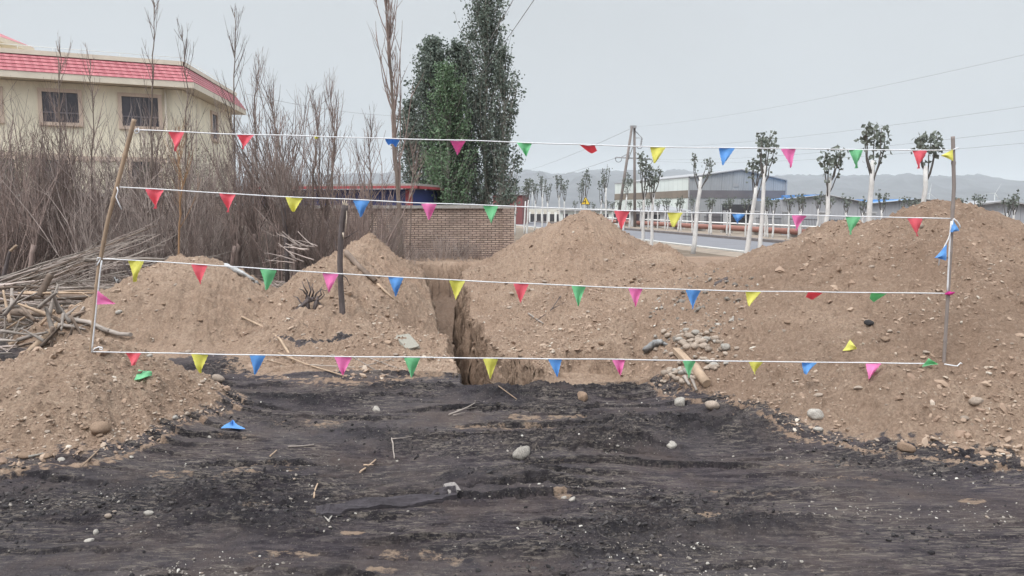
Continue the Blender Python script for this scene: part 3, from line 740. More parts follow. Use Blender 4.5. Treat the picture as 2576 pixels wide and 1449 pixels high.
# ---------------------------------------------------------------- factories
def factory():
    c = at(1734, 479, 75); root = empty('factory_hall', (c.x, c.y, 0), 'large pale clad factory hall with a brown band and low gable, beyond the road', 'factory')
    O = Vector((0, 0, 0)); lft = at(1547, 479, 96); e2 = Vector((lft.x - c.x, lft.y - c.y, 0)); L2 = e2.length; e2.normalize()
    e1 = Vector((-e2.y, e2.x, 0)) * -1
    if e1.x < 0: e1 = -e1
    W = 0
    for W_ in np.arange(4, 40, .05):
        p = Vector((c.x, c.y, 0)) + e1 * W_
        if p.x / p.y * F + CX > 1971: W = W_; break
    nF, nS = Vector((e1.y, -e1.x, 0)), Vector((-e2.y, e2.x, 0))
    if nF.y > 0: nF = -nF
    if nS.x > 0: nS = -nS
    ze = 4.55; zp = ze + .75; b0, b1 = 2.62, 3.36
    w = MB()
    G = [O, e1 * W, e1 * W + e2 * L2, e2 * L2]
    def P(v, z): return Vector((v.x, v.y, z))
    mid, midb = e1 * (W * .52), e1 * (W * .52) + e2 * L2
    s = MB(); s.face([P(G[3], 0), P(G[0], 0), P(G[0], ze), P(G[3], ze)], [(0, 0), (L2, 0), (L2, ze), (0, ze)]); s.build('side_wall', M_CLAD, root)
    g = MB(); g.face([P(G[0], 0), P(G[1], 0), P(G[1], ze - .25), P(mid, zp), P(G[0], ze)], [(0, 0), (W, 0), (W, ze), (W / 2, zp), (0, ze)]); g.face([P(G[1], 0), P(G[2], 0), P(G[2], ze - .25), P(G[1], ze - .25)], [(0, 0), (L2, 0), (L2, ze), (0, ze)])
    g.face([P(G[2], 0), P(G[3], 0), P(G[3], ze), P(midb, zp), P(G[2], ze - .25)], [(0, 0), (W, 0), (W, ze), (W / 2, zp), (0, ze)]); g.build('gable_wall', M_CLADG, root)
    r = MB()
    for a, b, za, zb_ in ((G[0], mid, ze, zp), (mid, G[1], zp, ze - .25)):
        a2, b2 = a + e2 * L2, b + e2 * L2
        for dz in (.02, .12): r.face([P(a, za + dz) + nF * .2, P(b, zb_ + dz) + nF * .2, P(b2, zb_ + dz), P(a2, za + dz)])
        r.face([P(a, za + .02) + nF * .2, P(b, zb_ + .02) + nF * .2, P(b, zb_ + .12) + nF * .2, P(a, za + .12) + nF * .2])
    r.face([P(G[0], ze + .02) + nS * .1, P(G[3], ze + .02) + nS * .1, P(G[3], ze + .12) + nS * .1, P(G[0], ze + .12) + nS * .1]); r.build('roof', M_STEEL, root)
    b = MB(); wall_box(b, O, e2, nS, 0, L2, b0, b1, .0, .05); b.build('brown_band', M_BAND, root)
    b = MB(); wall_box(b, O, e1, nF, 0, W, b0, b1, .0, .05); b.build('grey_band', M_BANDG, root)
    b = MB(); wall_box(b, O, e1, nF, W * .34, W * .68, -.05, 2.0, .0, .06); b.build('doorway', M_DARK, root)
    b = MB(); wall_box(b, O, e1, nF, W * .02, W * .32, -.05, 1.1, .0, .05); b.build('plinth', M_BANDG, root)
    b = MB(); wall_box(b, O, e1, nF, W * .70, W * .985, -.05, 2.0, .0, .05); b.build('shutter', M_STEEL, root)
    b = MB(); wall_box(b, O, e2, nS, -.06, .06, 0, ze, .0, .09); wall_box(b, O, e1, nF, W - .08, W + .06, 0, ze - .25, .0, .09); b.build('downpipe', M_STEEL, root)
    for k, x in enumerate((.08, .2, .45, .6, .8, .92)):
        m = MB(); wall_box(m, O, e1, nF, W * x, W * x + .5, 3.7, 4.05, .0, .04); m.build('vent', M_STEEL, root) if k in (2,) else None
factory()
def gatehouse():
    Y = 66; a, b = at(1586, 560, Y), at(1672, 560, Y - 2); root = empty('gatehouse', (a.x, a.y, 0), 'small grey gatehouse with a hipped roof and dark doorway before the factory hall', 'gatehouse')
    o = -Vector(root.location); A, B = Vector((a.x, a.y, 0)) + o, Vector((b.x, b.y, 0)) + o; d = (B - A).normalized(); n = Vector((d.y, -d.x, 0)); zt = at(1620, 531, Y).z; L = (B - A).length
    w = MB(); prism(w, [A, B, B - n * 4, A - n * 4], 0, zt); bd = w.build('wall', M_GREY, root)
    r = MB(); q = [A - d * .4 + n * .4, B + d * .4 + n * .4, B + d * .4 - n * 4.4, A - d * .4 - n * 4.4]; t = [A + d * (L * .38) - n * 2, A + d * (L * .62) - n * 2]
    up = lambda v, z: v + Vector((0, 0, z))
    Z1, Z2 = zt + .02, at(1620, 515, Y).z
    for f in ([q[0], q[1], t[1], t[0]], [q[2], q[3], t[0], t[1]]): r.face([up(f[0], Z1), up(f[1], Z1), up(f[2], Z2), up(f[3], Z2)])
    r.face([up(q[1], Z1), up(q[2], Z1), up(t[1], Z2)]); r.face([up(q[3], Z1), up(q[0], Z1), up(t[0], Z2)]); r.face([up(p, Z1) for p in q][::-1]); r.build('roof', M_STEEL, root)
    m = MB(); wall_box(m, A, d, n, L * .62, L * .86, .0, zt * .8, .0, .04); m.build('door', M_DARK, root)
    for u in (.12, .34): m = MB(); wall_box(m, A, d, n, L * u, L * u + .45, .55, 1.15, .0, .04); m.build('window', M_GLASS, root)
gatehouse()
def low_building():
    Y = 84; a, b = at(1408, 560, Y), at(1600, 560, Y - 6); root = empty('low_workshop', (a.x, a.y, 0), 'long low white workshop with dark windows left of the gatehouse', 'workshop')
    o = -Vector(root.location); A, B = Vector((a.x, a.y, 0)) + o, Vector((b.x, b.y, 0)) + o; d = (B - A).normalized(); n = Vector((d.y, -d.x, 0)); L = (B - A).length
    w = MB(); prism(w, [A, B, B - n * 4, A - n * 4], 0, 1.35); w.build('wall', M_LIGHT, root)
    r = MB(); prism(r, [A + n * .3 - d * .2, B + n * .3 + d * .2, B - n * 4.2, A - n * 4.2], 1.355, 1.45); r.build('roof', M_STEEL, root)
    for i in range(7): m = MB(); wall_box(m, A, d, n, L * (.05 + i * .135), L * (.05 + i * .135) + .62, .35, 1.05, .0, .05); m.build('window', M_GLASS, root)
low_building()
def blue_warehouse():
    Y = 62; X = lambda px, y=Y: (px - CX) / F * y; c = Vector((X(2188), Y, 0)); root = empty('blue_roofed_warehouse', c, 'plain grey twin-gabled warehouse with bright blue roof sheets right of the factory hall', 'warehouse')
    o = -c; prof = [(1966, 502), (2077, 490), (2188, 512), (2314, 500), (2440, 516)]
    pts = [at(px, py, Y) + o for px, py in prof]
    g = MB(); base = [Vector((pts[-1].x, pts[-1].y, 0)), Vector((pts[0].x, pts[0].y, 0))]
    g.face([base[1], base[0]] + pts[::-1], [(p.x, p.z) for p in [base[1], base[0]] + pts[::-1]]); D = 20
    bk = Vector((3.2, D, 0))
    g.face([base[1] + bk, base[1], pts[0], pts[0] + bk], [(0, 0), (20, 0), (20, 3), (0, 3)]); g.face([base[0], base[0] + bk, pts[-1] + bk, pts[-1]], [(0, 0), (20, 0), (20, 3), (0, 3)]); g.build('wall', M_CLADB, root)
    r = MB()
    for i in range(4):
        a, b = pts[i] + Vector((0, -.25, .02)), pts[i + 1] + Vector((0, -.25, .02))
        r.face([a, b, b + bk, a + bk])
    r.build('roof', M_BLUE, root)
    r = MB()                                               # raised blue sheets behind the gables
    for x0, y0, x1, y1 in ((1968, 491, 2070, 489), (2104, 501, 2176, 502), (2192, 502, 2262, 501)):
        a, b = at(x0, 515, Y + 5) + o, at(x1, 515, Y + 5) + o; za, zb_ = at(x0, y0, Y + 5).z, at(x1, y1, Y + 5).z
        P = [Vector((a.x, a.y, 1.2)), Vector((b.x, b.y, 1.2)), Vector((b.x, b.y, zb_)), Vector((a.x, a.y, za))]
        r.face(P); r.face([p + Vector((0, .3, 0)) for p in P][::-1]); r.face([P[3], P[2], P[2] + Vector((0, .3, 0)), P[3] + Vector((0, .3, 0))])
    r.build('roof_sheet', M_BLUE, root)
    e = MB()
    for i in range(4): e.tube([pts[i] + Vector((0, -.3, .0)), pts[i + 1] + Vector((0, -.3, .0))], .05, 4)
    e.build('roof_edge', M_STEEL, root)
blue_warehouse()
def right_shed():
    Y = 46; pr = [(2416, 522), (2522, 509), (2650, 526)]; c = at(2522, 520, Y); c.z = 0
    root = empty('grey_shed', c, 'grey gabled shed with a dark open bottom behind the largest mound', 'shed'); o = -c
    P = [at(px, py, Y) + o for px, py in pr]; bk = Vector((4, 14, 0)); g = MB()
    lo = lambda p, z=0: Vector((p.x, p.y, z))
    g.face([lo(P[0]), lo(P[2]), P[2], P[1], P[0]], [(p.x, p.z) for p in [lo(P[0]), lo(P[2]), P[2], P[1], P[0]]]); g.face([lo(P[0]) + bk, lo(P[0]), P[0], P[0] + bk], [(0, 0), (14, 0), (14, 2), (0, 2)]); g.build('wall', M_CLADB, root)
    r = MB()
    for i in (0, 1):
        a, b = P[i] + Vector((0, -.3, .02)), P[i + 1] + Vector((0, -.3, .02)); r.face([a, b, b + bk, a + bk]); r.face([a, b, b + Vector((0, 0, .09)), a + Vector((0, 0, .09))]); r.face([a + Vector((0, 0, .09)), b + Vector((0, 0, .09)), b + bk + Vector((0, 0, .09)), a + bk + Vector((0, 0, .09))])
    r.build('roof', M_STEEL, root)
    m = MB(); a, b = at(2478, 568, Y) + o, at(2640, 568, Y) + o; m.slab(lo(a), lo(b), .0, .72, .0, .06); m.build('opening', M_DARK, root)
right_shed()
def red_building():
    Y = 78; a, b = at(1240, 520, Y), at(1314, 520, Y); root = empty('red_store', (a.x, a.y, 0), 'dull red store building at the end of the road beside the poplars', 'store'); L = b.x - a.x
    zt = at(1300, 491, Y).z; m = MB(); prism(m, [(0, 0), (L, 0), (L + .8, 6), (0, 6)], 0, zt); m.build('wall', M_RUSTRED, root)
    m = MB(); prism(m, [(-.2, -.2), (L + .2, -.2), (L + 1, 6.2), (-.2, 6.2)], zt + .004, zt + .1); m.build('roof', M_STEEL, root)
    m = MB(); m.box((L * .62, -.03, .55), (.9, .05, 1.1)); m.build('door', M_DARK, root)
red_building()
def dark_fence():
    a, b = at(1332, 545, 92), at(1470, 548, 84); root = empty('low_dark_wall', (a.x, a.y, 0), 'low dark wall with white posts far down the road', 'wall'); o = -Vector(root.location)
    A, B = Vector((a.x, a.y, 0)) + o, Vector((b.x, b.y, 0)) + o; m = MB(); m.slab(A, B, 0, .95, -.1, .1); m.build('panel', M_BLACK, root); d = (B - A).normalized(); L = (B - A).length
    for i in range(9): p = A + d * (L * i / 8); m = MB(); m.box(p + Vector((0, -.15, .6)), (.3, .3, 1.2)); m.build('post', M_WHITE, root)
dark_fence()

# ---------------------------------------------------------------- utility pole, wires, sign, wind turbines
PY_ = 64.0
M_POLE = simple('pole_grey', (.19, .165, .155), .85, .2, 2)
def pole():
    b = at(1596, 565, PY_); root = empty('utility_pole', (b.x, b.y, 0), 'A-shaped concrete utility pole with a leaning brace and crossarms beside the road', 'utility pole'); o = -Vector(root.location)
    P = lambda px, py, dy=0: at(px, py, PY_ + dy) + o
    m = MB(); m.tube([P(1597, 572), P(1596, 318)], [.13, .10], 8); m.build('pole', M_POLE, root)
    m = MB(); m.tube([P(1553, 562, -.3), P(1590, 318, -.3)], [.13, .10], 8); m.build('brace_pole', M_POLE, root)
    m = MB(); m.box(P(1593, 319, -.2), (.5, .3, .2)); m.build('pole_head', M_STEEL, root)
    m = MB(); m.tube([P(1551, 396), P(1634, 400)], .06, 5); m.tube([P(1598, 382), P(1616, 396)], .035, 4); m.tube([P(1585, 384), P(1562, 396)], .035, 4); m.tube([P(1594, 365), P(1580, 402)], .035, 4); m.build('crossarm', M_STEEL, root)
    m = MB(); m.tube([P(1596, 327), P(1615, 347), P(1597, 347)], .04, 4); m.build('bracket', M_STEEL, root)
    for q in ((1615, 347, 1611, 370), (1551, 396, 1547, 398), (1634, 400, 1640, 401)):
        m = MB(); a, c = P(q[0], q[1]), P(q[2], q[3]); m.tube([a.lerp(c, i / 8) for i in range(9)], [.04, .09, .05, .09, .05, .09, .05, .09, .04], 6); m.build('insulator', M_STEEL, root)
    m = MB()
    for cx, cy, rx, ry in ((1556, 400, 8, 8), (1609, 368, 7, 6), (1632, 405, 9, 9)):
        m.tube([P(cx + rx * math.cos(t), cy + ry * math.sin(t), -.2) for t in np.linspace(-.3, math.pi + .3, 9)], .02, 4)
    m.build('jumper_wire', M_BLACK, root)
pole()
M_WIRE = simple('wire', (.30, .30, .31), .6, .1, 3)
def wire(pts, label, r=.014, sag=.0, group='overhead wires'):
    a, b = pts; m = MB(); m.tube([a.lerp(b, i / 24) - Vector((0, 0, sag * 4 * (i / 24) * (1 - i / 24))) for i in range(25)], r, 4)
    m.build('overhead_wire', M_WIRE, None, label=label, cat='wire', group=group)
for (x0, y0), (x1, y1), lab in (((1596, 319), (2640, 123), 'highest overhead wire running right from the pole head'), ((1611, 370), (2640, 258), 'overhead wire running right from the pole bracket'),
                                ((1640, 401), (2640, 320), 'overhead wire from the crossarm, upper of the lowest pair at right'), ((1640, 405), (2640, 354), 'lowest overhead wire running right from the crossarm')):
    wire((at(x0, y0, PY_), at(x1, y1, 24)), lab, .0055, .35)
for (x0, y0), (x1, y1), lab in (((1590, 322), (1290, 436), 'overhead wire from the pole head down towards the far plain'), ((1547, 398), (1290, 462), 'overhead wire from the crossarm end towards the far plain')):
    wire((at(x0, y0, PY_), at(x1, y1, 190)), lab, .018, .6)
wire((at(1196, 205, 33), at(1360, -25, 14)), 'wire slanting up past the tallest poplar, right of a parallel one', .0075, .05)
wire((at(1190, 165, 33), at(1305, -25, 14)), 'wire slanting up just right of the tallest poplar top', .0075, .05)
wire((at(618, 236, 40), at(1060, 291, 62)), 'thin wire from the cream building roof towards the poplars', .010, .35)
def sign():
    Y = 47; c = at(1473, 508, Y); root = empty('warning_sign', (c.x, c.y, 0), 'yellow triangular warning sign with a black symbol on a post by the road', 'sign'); z = c.z; s = .29
    m = MB(); m.tube([(0, .04, 0), (0, .04, z + .2)], .035, 6); m.build('post', M_STEEL, root)
    def tri(mb, y, k, dz=0): return [(-s * k, y, z - s * .55 * k + dz), (s * k, y, z - s * .55 * k + dz), (0, y, z + s * 1.15 * k + dz)]
    def plate(k, y0, y1):
        mb = MB(); A, B = tri(mb, y0, k), tri(mb, y1, k); mb.face(A); mb.face(B[::-1])
        for i in range(3): mb.face([A[i], B[i], B[(i + 1) % 3], A[(i + 1) % 3]])
        return mb
    yl = simple('sign_yellow', (.72, .50, .06), .5, .05, 4)
    plate(1.0, -.004, .004).build('border', M_BLACK, root); plate(.84, -.008, -.005).build('plate', yl, root)
    m = MB(); m.box((.0, -.012, z + .02), (.045, .006, .26)); m.box((-.07, -.012, z + .03), (.13, .006, .045)); m.box((-.11, -.012, z + .0), (.045, .006, .1)); m.build('symbol', M_BLACK, root)
sign()
def turbine(px, py, Y, h, ang, label):
    p = at(px, py, Y); root = empty('wind_turbine', (p.x, p.y, -.1), label, 'wind turbine', 'wind turbines before the hills'); z = p.z + .1
    m = MB(); m.tube([(0, 0, 0), (0, 0, z)], [h * .03, h * .018], 8); m.build('tower', M_WHITE, root)
    m = MB(); m.tube([(0, h * .06, z), (0, -h * .05, z)], h * .022, 8); m.build('nacelle', M_WHITE, root)
    for k in range(3):
        a = ang + k * 2 * math.pi / 3; d = Vector((math.sin(a), 0, math.cos(a))); m = MB(); c = Vector((0, -h * .06, z))
        m.tube([c, c + d * h * .2, c + d * h], [h * .018, h * .034, h * .008], 6, oval=.4); m.build('blade', M_WHITE, root)
turbine(1339, 466, 700, 8.5, .1, 'pale wind turbine nearest the poplars, one blade straight up'); turbine(1366, 465, 700, 8, 1.25, 'pale wind turbine with one blade pointing right, second from the poplars')
turbine(2338, 486, 650, 8, .15, 'pale wind turbine behind the blue-roofed warehouse, left of the other there'); turbine(2503, 486, 650, 9, .5, 'pale wind turbine showing just left of the largest mound top')

# ---------------------------------------------------------------- hills
def hills():
    line = [(0, 447), (300, 440), (600, 446), (900, 436), (1150, 432), (1290, 430), (1315, 428), (1356, 429), (1394, 438), (1432, 432), (1451, 434), (1492, 425), (1514, 427), (1548, 429), (1589, 427), (1668, 430), (1706, 425), (1737, 430),
            (1765, 438), (1791, 432), (1819, 440), (1905, 445), (2000, 438), (2078, 440), (2172, 441), (2235, 438), (2298, 449), (2346, 442), (2408, 441), (2449, 438), (2503, 448), (2550, 460), (2576, 459), (2700, 462), (3000, 470), (3500, 480)]
    px = np.arange(-900, 3500, 6.0); ty = np.interp(px, [a for a, _ in line], [b for _, b in line])
    Yr = 2100.0; xr = (px - CX) / F * Yr
    zr = np.array([at(CX, y, Yr).z for y in ty])
    V, nr = [], 26
    ys = np.linspace(-1, .8, nr)
    for j, s in enumerate(ys):
        Y = Yr + s * 950
        k = 1 - abs(s) ** .8 if s < 0 else 1 - s
        x = xr * (1 + s * .12)
        spur = fbm(x / 130, np.full_like(x, Y / 230), 4, 5); z = zr * k + 26 * np.abs(spur) * (1 - abs(1 - 2 * k)) * (zr / 90) * (1.2 if s < 0 else .6)
        if s <= -.999: z = z * 0 - 2
        V += list(zip(x, np.full_like(x, Y) + 18 * pn(x / 60, np.full_like(x, s * 9), 6), z if abs(s) > .04 else zr + 4 * pn(x / 26, 0 * x, 8) + 2.5 * pn(x / 9, 0 * x, 9)))
    n = len(px); Q = [(j * n + i, j * n + i + 1, (j + 1) * n + i + 1, (j + 1) * n + i) for j in range(nr - 1) for i in range(n - 1)]
    m = simple('hill_rock', (.088, .09, .10), .95, .3, .01, bump=.0)
    link('hills', mesh_np('hills', V, Q, m, True), kind='structure')
hills()
def haze():
    m = bpy.data.materials.new('haze_air'); m.use_nodes = True; nt = m.node_tree; nt.nodes.clear()
    o = nt.nodes.new('ShaderNodeOutputMaterial'); v = nt.nodes.new('ShaderNodeVolumePrincipled'); v.inputs['Color'].default_value = (.74, .785, .83, 1); v.inputs['Density'].default_value = .00030; v.inputs['Anisotropy'].default_value = .2
    nt.links.new(v.outputs[0], o.inputs["Volume"])
    b = MB(); b.box((0, 3000, 110), (13000, 8400, 230)); b.build('haze', m, kind='stuff')
# ================================================================ plants
M_TWIG = simple('bare_twig', (.20, .152, .136), .9, .3, 3, src='obj', rand=.35)
M_TWIGP = simple('pale_twig', (.32, .265, .24), .9, .25, 4, src='obj', rand=.25)
M_TAN = simple('tan_twig', (.27, .165, .095), .85, .2, 4, src='obj')
M_BARKD = simple('dark_bark', (.10, .083, .082), .92, .35, 14, src='obj', stretch=(1, 1, .25), bump=.8, bd=.01)
M_BARKG = simple('grey_brown_bark', (.17, .135, .115), .92, .3, 10, src='obj', stretch=(1, 1, .3), bump=.6, bd=.01)
M_STEM = simple('poplar_stem', (.24, .225, .20), .85, .25, 5, src='obj', stretch=(1, 1, .3))
M_LIME = simple('whitewash', (.55, .54, .53), .9, .20, 9, src='obj', stretch=(1, 1, .5), bump=.4, bd=.008)
M_GREYB = simple('young_branch', (.11, .10, .095), .85, .25, 5, src='obj')
def leafmat(name, c1, c2):
    m, nt, b, o = newmat(name); t = NT(nt); v = t.coord(src='obj')
    col = t.ramp(t.noise(v, 2.6, 5, .8), [(.3, c1), (.7, c2)])
    t.l(col, b.inputs['Base Color']); b.inputs['Roughness'].default_value = .55; b.inputs['Specular IOR Level'].default_value = .4
    tr = t.n('ShaderNodeBsdfTranslucent'); t.l(col, tr.inputs[0]); mx = t.n('ShaderNodeMixShader'); mx.inputs[0].default_value = .18
    t.l(b.outputs[0], mx.inputs[1]); t.l(tr.outputs[0], mx.inputs[2]); t.l(mx.outputs[0], o.inputs[0]); return m
M_LEAF = leafmat('poplar_leaf', (.075, .098, .080), (.170, .205, .165))
M_LEAFG = leafmat('fresh_poplar_leaf', (.072, .125, .068), (.160, .235, .130))
M_LEAFS = leafmat('street_tree_leaf', (.085, .100, .085), (.20, .22, .185))
M_TAMA = leafmat('tamarisk_green', (.07, .075, .045), (.13, .13, .08))
def leaves(C, size, mat, name, parent, flat=.9, rng=npr):
    C = np.asarray(C, float); n = len(C)
    nrm = rng.normal(size=(n, 3)); nrm[:, 2] *= flat; nrm /= np.linalg.norm(nrm, axis=1)[:, None]
    a = np.cross(nrm, rng.normal(size=(n, 3))); a /= np.linalg.norm(a, axis=1)[:, None]; b = np.cross(nrm, a)
    s = (size * rng.uniform(.65, 1.35, n))[:, None]
    fold = nrm * s * .16
    V = np.stack([C - a * s * .55, C - b * s * .42 + fold, C + a * s * .55, C + b * s * .42 + fold], 1).reshape(-1, 3)
    me = mesh_np(name, V, np.arange(4 * n).reshape(-1, 4), mat)
    return link(name, me, parent)
def curve_pts(p, d, L, n, bend, rg, up=0.0):
    pts = [Vector(p)]; d = Vector(d).normalized()
    for i in range(n):
        d = (d + Vector((rg.gauss(0, bend), rg.gauss(0, bend), rg.gauss(0, bend * .6) + up))).normalized(); pts.append(pts[-1] + d * (L / n))
    return pts
def along(pts, u):
    f = u * (len(pts) - 1); i = min(int(f), len(pts) - 2); return pts[i].lerp(pts[i + 1], f - i), (pts[i + 1] - pts[i]).normalized()
def outward(rg, d, w):
    v = Vector((rg.gauss(0, 1), rg.gauss(0, 1), rg.gauss(0, .3))); v = v - d * v.dot(d); v.normalize(); return (d + v * w).normalized()

# ---------------------------------------------------------------- poplars in leaf
def poplar(px, Y, prof, n_br, per, size, mat, label, lean=0.0, bare=.15, seed=1, lw=.10):
    rg = random.Random(seed); rn = np.random.default_rng(seed)
    b = at(px, 560, Y); root = empty('poplar_tree', (b.x, b.y, 0), label, 'tree', 'poplars behind the brick wall')
    zs = np.array([at(px, p[0], Y).z for p in prof])[::-1]; rs = np.array([p[1] / F * Y for p in prof])[::-1]
    H = zs[-1]
    env = lambda z: float(np.interp(z, zs, rs))
    ax = lambda z: Vector((lean * z + .06 * math.sin(z * 1.3 + seed), .05 * math.cos(z * 1.1 + seed), z))
    t = MB(); n = 12; t.tube([ax(H * .97 * i / n) for i in range(n + 1)], [.13 * (1 - .9 * i / n) + .012 for i in range(n + 1)], 7); t.build('trunk', M_STEM, root)
    br = MB(); C = []
    for k in range(n_br):
        z = H * (.02 + .93 * rg.random() ** .9); ang = rg.uniform(0, 2 * math.pi); L = min(H - z, rg.uniform(.12, .34) * H * (.35 + .65 * (1 - z / H)) + .35)
        z2 = min(z + L, H); r = env(z2 * .5 + z * .5) * rg.uniform(.38, 1.42)
        o = Vector((math.cos(ang), math.sin(ang), 0))
        pts = []
        for i in range(7):
            u = i / 6; zz = z + (z2 - z) * u
            pts.append(ax(zz) + o * (r * (u ** .55)) + Vector((rg.gauss(0, .03), rg.gauss(0, .03), 0)) * u)
        br.tube(pts, [.022 * (1 - .8 * i / 6) for i in range(7)], 3, cap=False)
        full = rg.random() > bare
        m = per if full else int(per * .25)
        lo = .12 if full else .6
        ncl = rg.randint(3, 6)
        cl = [rg.uniform(lo, 1.0) for _ in range(ncl)]
        for _ in range(m):
            u = min(1, max(lo, rg.choice(cl) + rg.gauss(0, .09))) if rg.random() < .75 else rg.uniform(lo, 1)
            p, d = along(pts, u); C.append(p + Vector((rg.gauss(0, lw), rg.gauss(0, lw), rg.gauss(0, lw * 1.1))))
    br.build('branches', M_STEM, root)
    leaves(C, size, mat, 'crown', root, rng=rn)
poplar(1090, 32.6, [(101, 3), (135, 20), (190, 42), (260, 58), (350, 70), (450, 78), (520, 74)], 230, 74, .10, M_LEAF, 'broad dark poplar forming the left half of the clump behind the wall', seed=3)
poplar(1034, 33.2, [(255, 3), (330, 20), (430, 30), (520, 30)], 70, 50, .10, M_LEAF, 'low dark poplar on the outer left edge of the poplar clump', seed=5)
poplar(1158, 32.8, [(112, 3), (150, 22), (240, 46), (330, 58), (520, 62)], 150, 70, .10, M_LEAF, 'dark poplar with a narrow top in the middle of the clump', seed=6)
poplar(1128, 31.0, [(165, 4), (230, 30), (330, 52), (440, 62), (520, 60)], 170, 74, .085, M_LEAFG, 'fresher green bushy poplar at the front of the clump', seed=8, bare=.05)
poplar(1222, 32.0, [(-95, 4), (0, 36), (80, 44), (130, 56), (220, 60), (320, 66), (520, 66)], 220, 70, .10, M_LEAF, 'tallest poplar, its top reaching out of the picture', seed=11, bare=.22)
poplar(1262, 31.4, [(122, 3), (170, 22), (240, 34), (320, 36), (420, 40), (520, 38)], 105, 46, .11, M_LEAF, 'open poplar with bare pale stems at the right edge of the clump', lean=.010, seed=13, bare=.45, lw=.09)

# ---------------------------------------------------------------- street trees with whitewashed trunks
def street_tree(loc, h, wt, lean, seed, nb=4, nleaf=90, rad=.085, label=None, group=None, spread=.16, leafs=.125, name='whitewashed_tree', sides=7):
    rg = random.Random(seed); root = empty(name, loc, label, 'tree', group)
    top = Vector((lean * wt, rg.uniform(-.03, .03) * wt, wt)); t = MB()
    pts = [Vector((0, 0, -.1)).lerp(top, i / 6) + Vector((rg.gauss(0, .012), rg.gauss(0, .012), 0)) for i in range(7)]
    t.tube(pts, [rad * (1.12 - .35 * i / 6) for i in range(7)], sides); t.build('trunk', M_LIME, root)
    br = MB(); C = []
    for k in range(nb):
        a = 2 * math.pi * (k + rg.uniform(-.3, .3)) / nb; z0 = wt * rg.uniform(.80, .99)
        p0, _ = along(pts, z0 / wt * .98); o = Vector((math.cos(a), math.sin(a) * .8, 0)); L = (h - z0) * rg.uniform(.72, 1.0)
        q = [p0]
        for i in range(1, 6):
            u = i / 5; q.append(p0 + o * (spread * (1 - (1 - u) ** 2.4) * 1.15) + Vector((lean * L * u + rg.gauss(0, .012), rg.gauss(0, .012), L * u)))
        br.tube(q, [.022 - .014 * i / 5 for i in range(6)], 4)
        for _ in range(int(nleaf / nb)):
            u = min(1.02, max(.35, rg.gauss(.85, .18))); p, d = along(q, min(u, 1)); C.append(p + Vector((rg.gauss(0, .07), rg.gauss(0, .07), rg.gauss(0, .05))))
    br.build('branches', M_GREYB, root); leaves(C, leafs, M_LEAFS, 'crown', root, .7, np.random.default_rng(seed))
    return root
NEAR = [  # trunk foot x, depth, crown top y, fork y, fork x, label
    (1295, 49, 452, 508, 1297, 'whitewashed tree beside the end of the brick wall'), (1318, 51, 455, 506, 1322, 'whitewashed tree left of a taller close neighbour near the brick wall end'),
    (1325, 46, 450, 503, 1330, 'taller whitewashed tree of the close pair just right of the brick wall'), (1345, 57, 458, 503, 1347, 'single whitewashed tree between the brick wall and the pointed mound'),
    (1364, 55, 438, 490, 1365, 'tall whitewashed tree above the left foot of the pointed mound'), (1376, 59, 460, 506, 1378, 'short whitewashed tree next to the left flank of the pointed mound'),
    (1408, 52, 432, 492, 1407, 'whitewashed tree with a tall narrow crown left of the pointed mound top'), (1419, 58, 452, 502, 1420, 'short whitewashed tree with fuller crown close to a taller narrow one'),
    (1460, 58, 449, 512, 1461, 'thin whitewashed tree directly behind the pointed mound top'), (1467, 49, 422, 494, 1472, 'whitewashed tree with a round crown above the pointed mound top by the warning sign'),
    (1511, 52, 440, 504, 1513, 'stout whitewashed tree behind the right shoulder of the pointed mound'), (1524, 44, 406, 472, 1525, 'whitewashed tree with a nearly bare tall top, right of the pointed mound top'),
    (1567, 49, 435, 490, 1577, 'whitewashed tree in front of the leaning pole of the utility pole'), (1273, 54, 455, 505, 1275, 'whitewashed tree half hidden by the poplar at the wall end'),
    (1617, 28.2, 385, 482, 1619, 'left one of two close whitewashed trunks beside the utility pole, denser crown'), (1638, 28.2, 419, 486, 1644, 'lower tree, right one of two close whitewashed trunks beside the utility pole'),
    (1745, 28.6, 377, 445, 1764, 'whitewashed tree with a wide open crown in front of the factory corner'), (1877, 22.5, 392, 468, 1901, 'slanting whitewashed tree crossing a thicker one before the factory'),
    (1914, 21, 330, 420, 1927, 'thick whitewashed tree with a tall crown before the factory hall'), (2064, 19, 366, 445, 2092, 'whitewashed tree leaning right before the blue-roofed warehouse'),
    (2184, 16, 286, 399, 2196, 'tallest whitewashed tree, thick trunk behind the left slope of the largest mound'), (2322, 17, 334, 424, 2325, 'whitewashed tree right behind the top of the largest mound')]
for i, (px, Y, ct, fy, fx, lab) in enumerate(NEAR):
    b = at(px, 540, Y); h = at(px, ct, Y).z; wt = at(px, fy, Y).z; lean = (at(fx, fy, Y).x - b.x) / wt
    near = Y < 35
    street_tree((b.x, b.y, gz(b.x, b.y) if Y < 26 else 0), h, wt, lean, 100 + i, nb=5 if near else 4, nleaf={11: 40, 16: 100}.get(i, 150), rad={16: .085, 17: .07}.get(i, .060 if near else .058), label=lab, group='whitewashed trees along the near side of the road', spread=.30 if i in (16,) else .16, leafs=.10)
proto = []
for k in range(5):
    proto.append(street_tree((0, -50, 0), 2.2, 1.45, rnd.uniform(-.03, .03), 300 + k, nb=4, nleaf=60, rad=.055, spread=.15, leafs=.11, name='young_whitewashed_tree', sides=5))
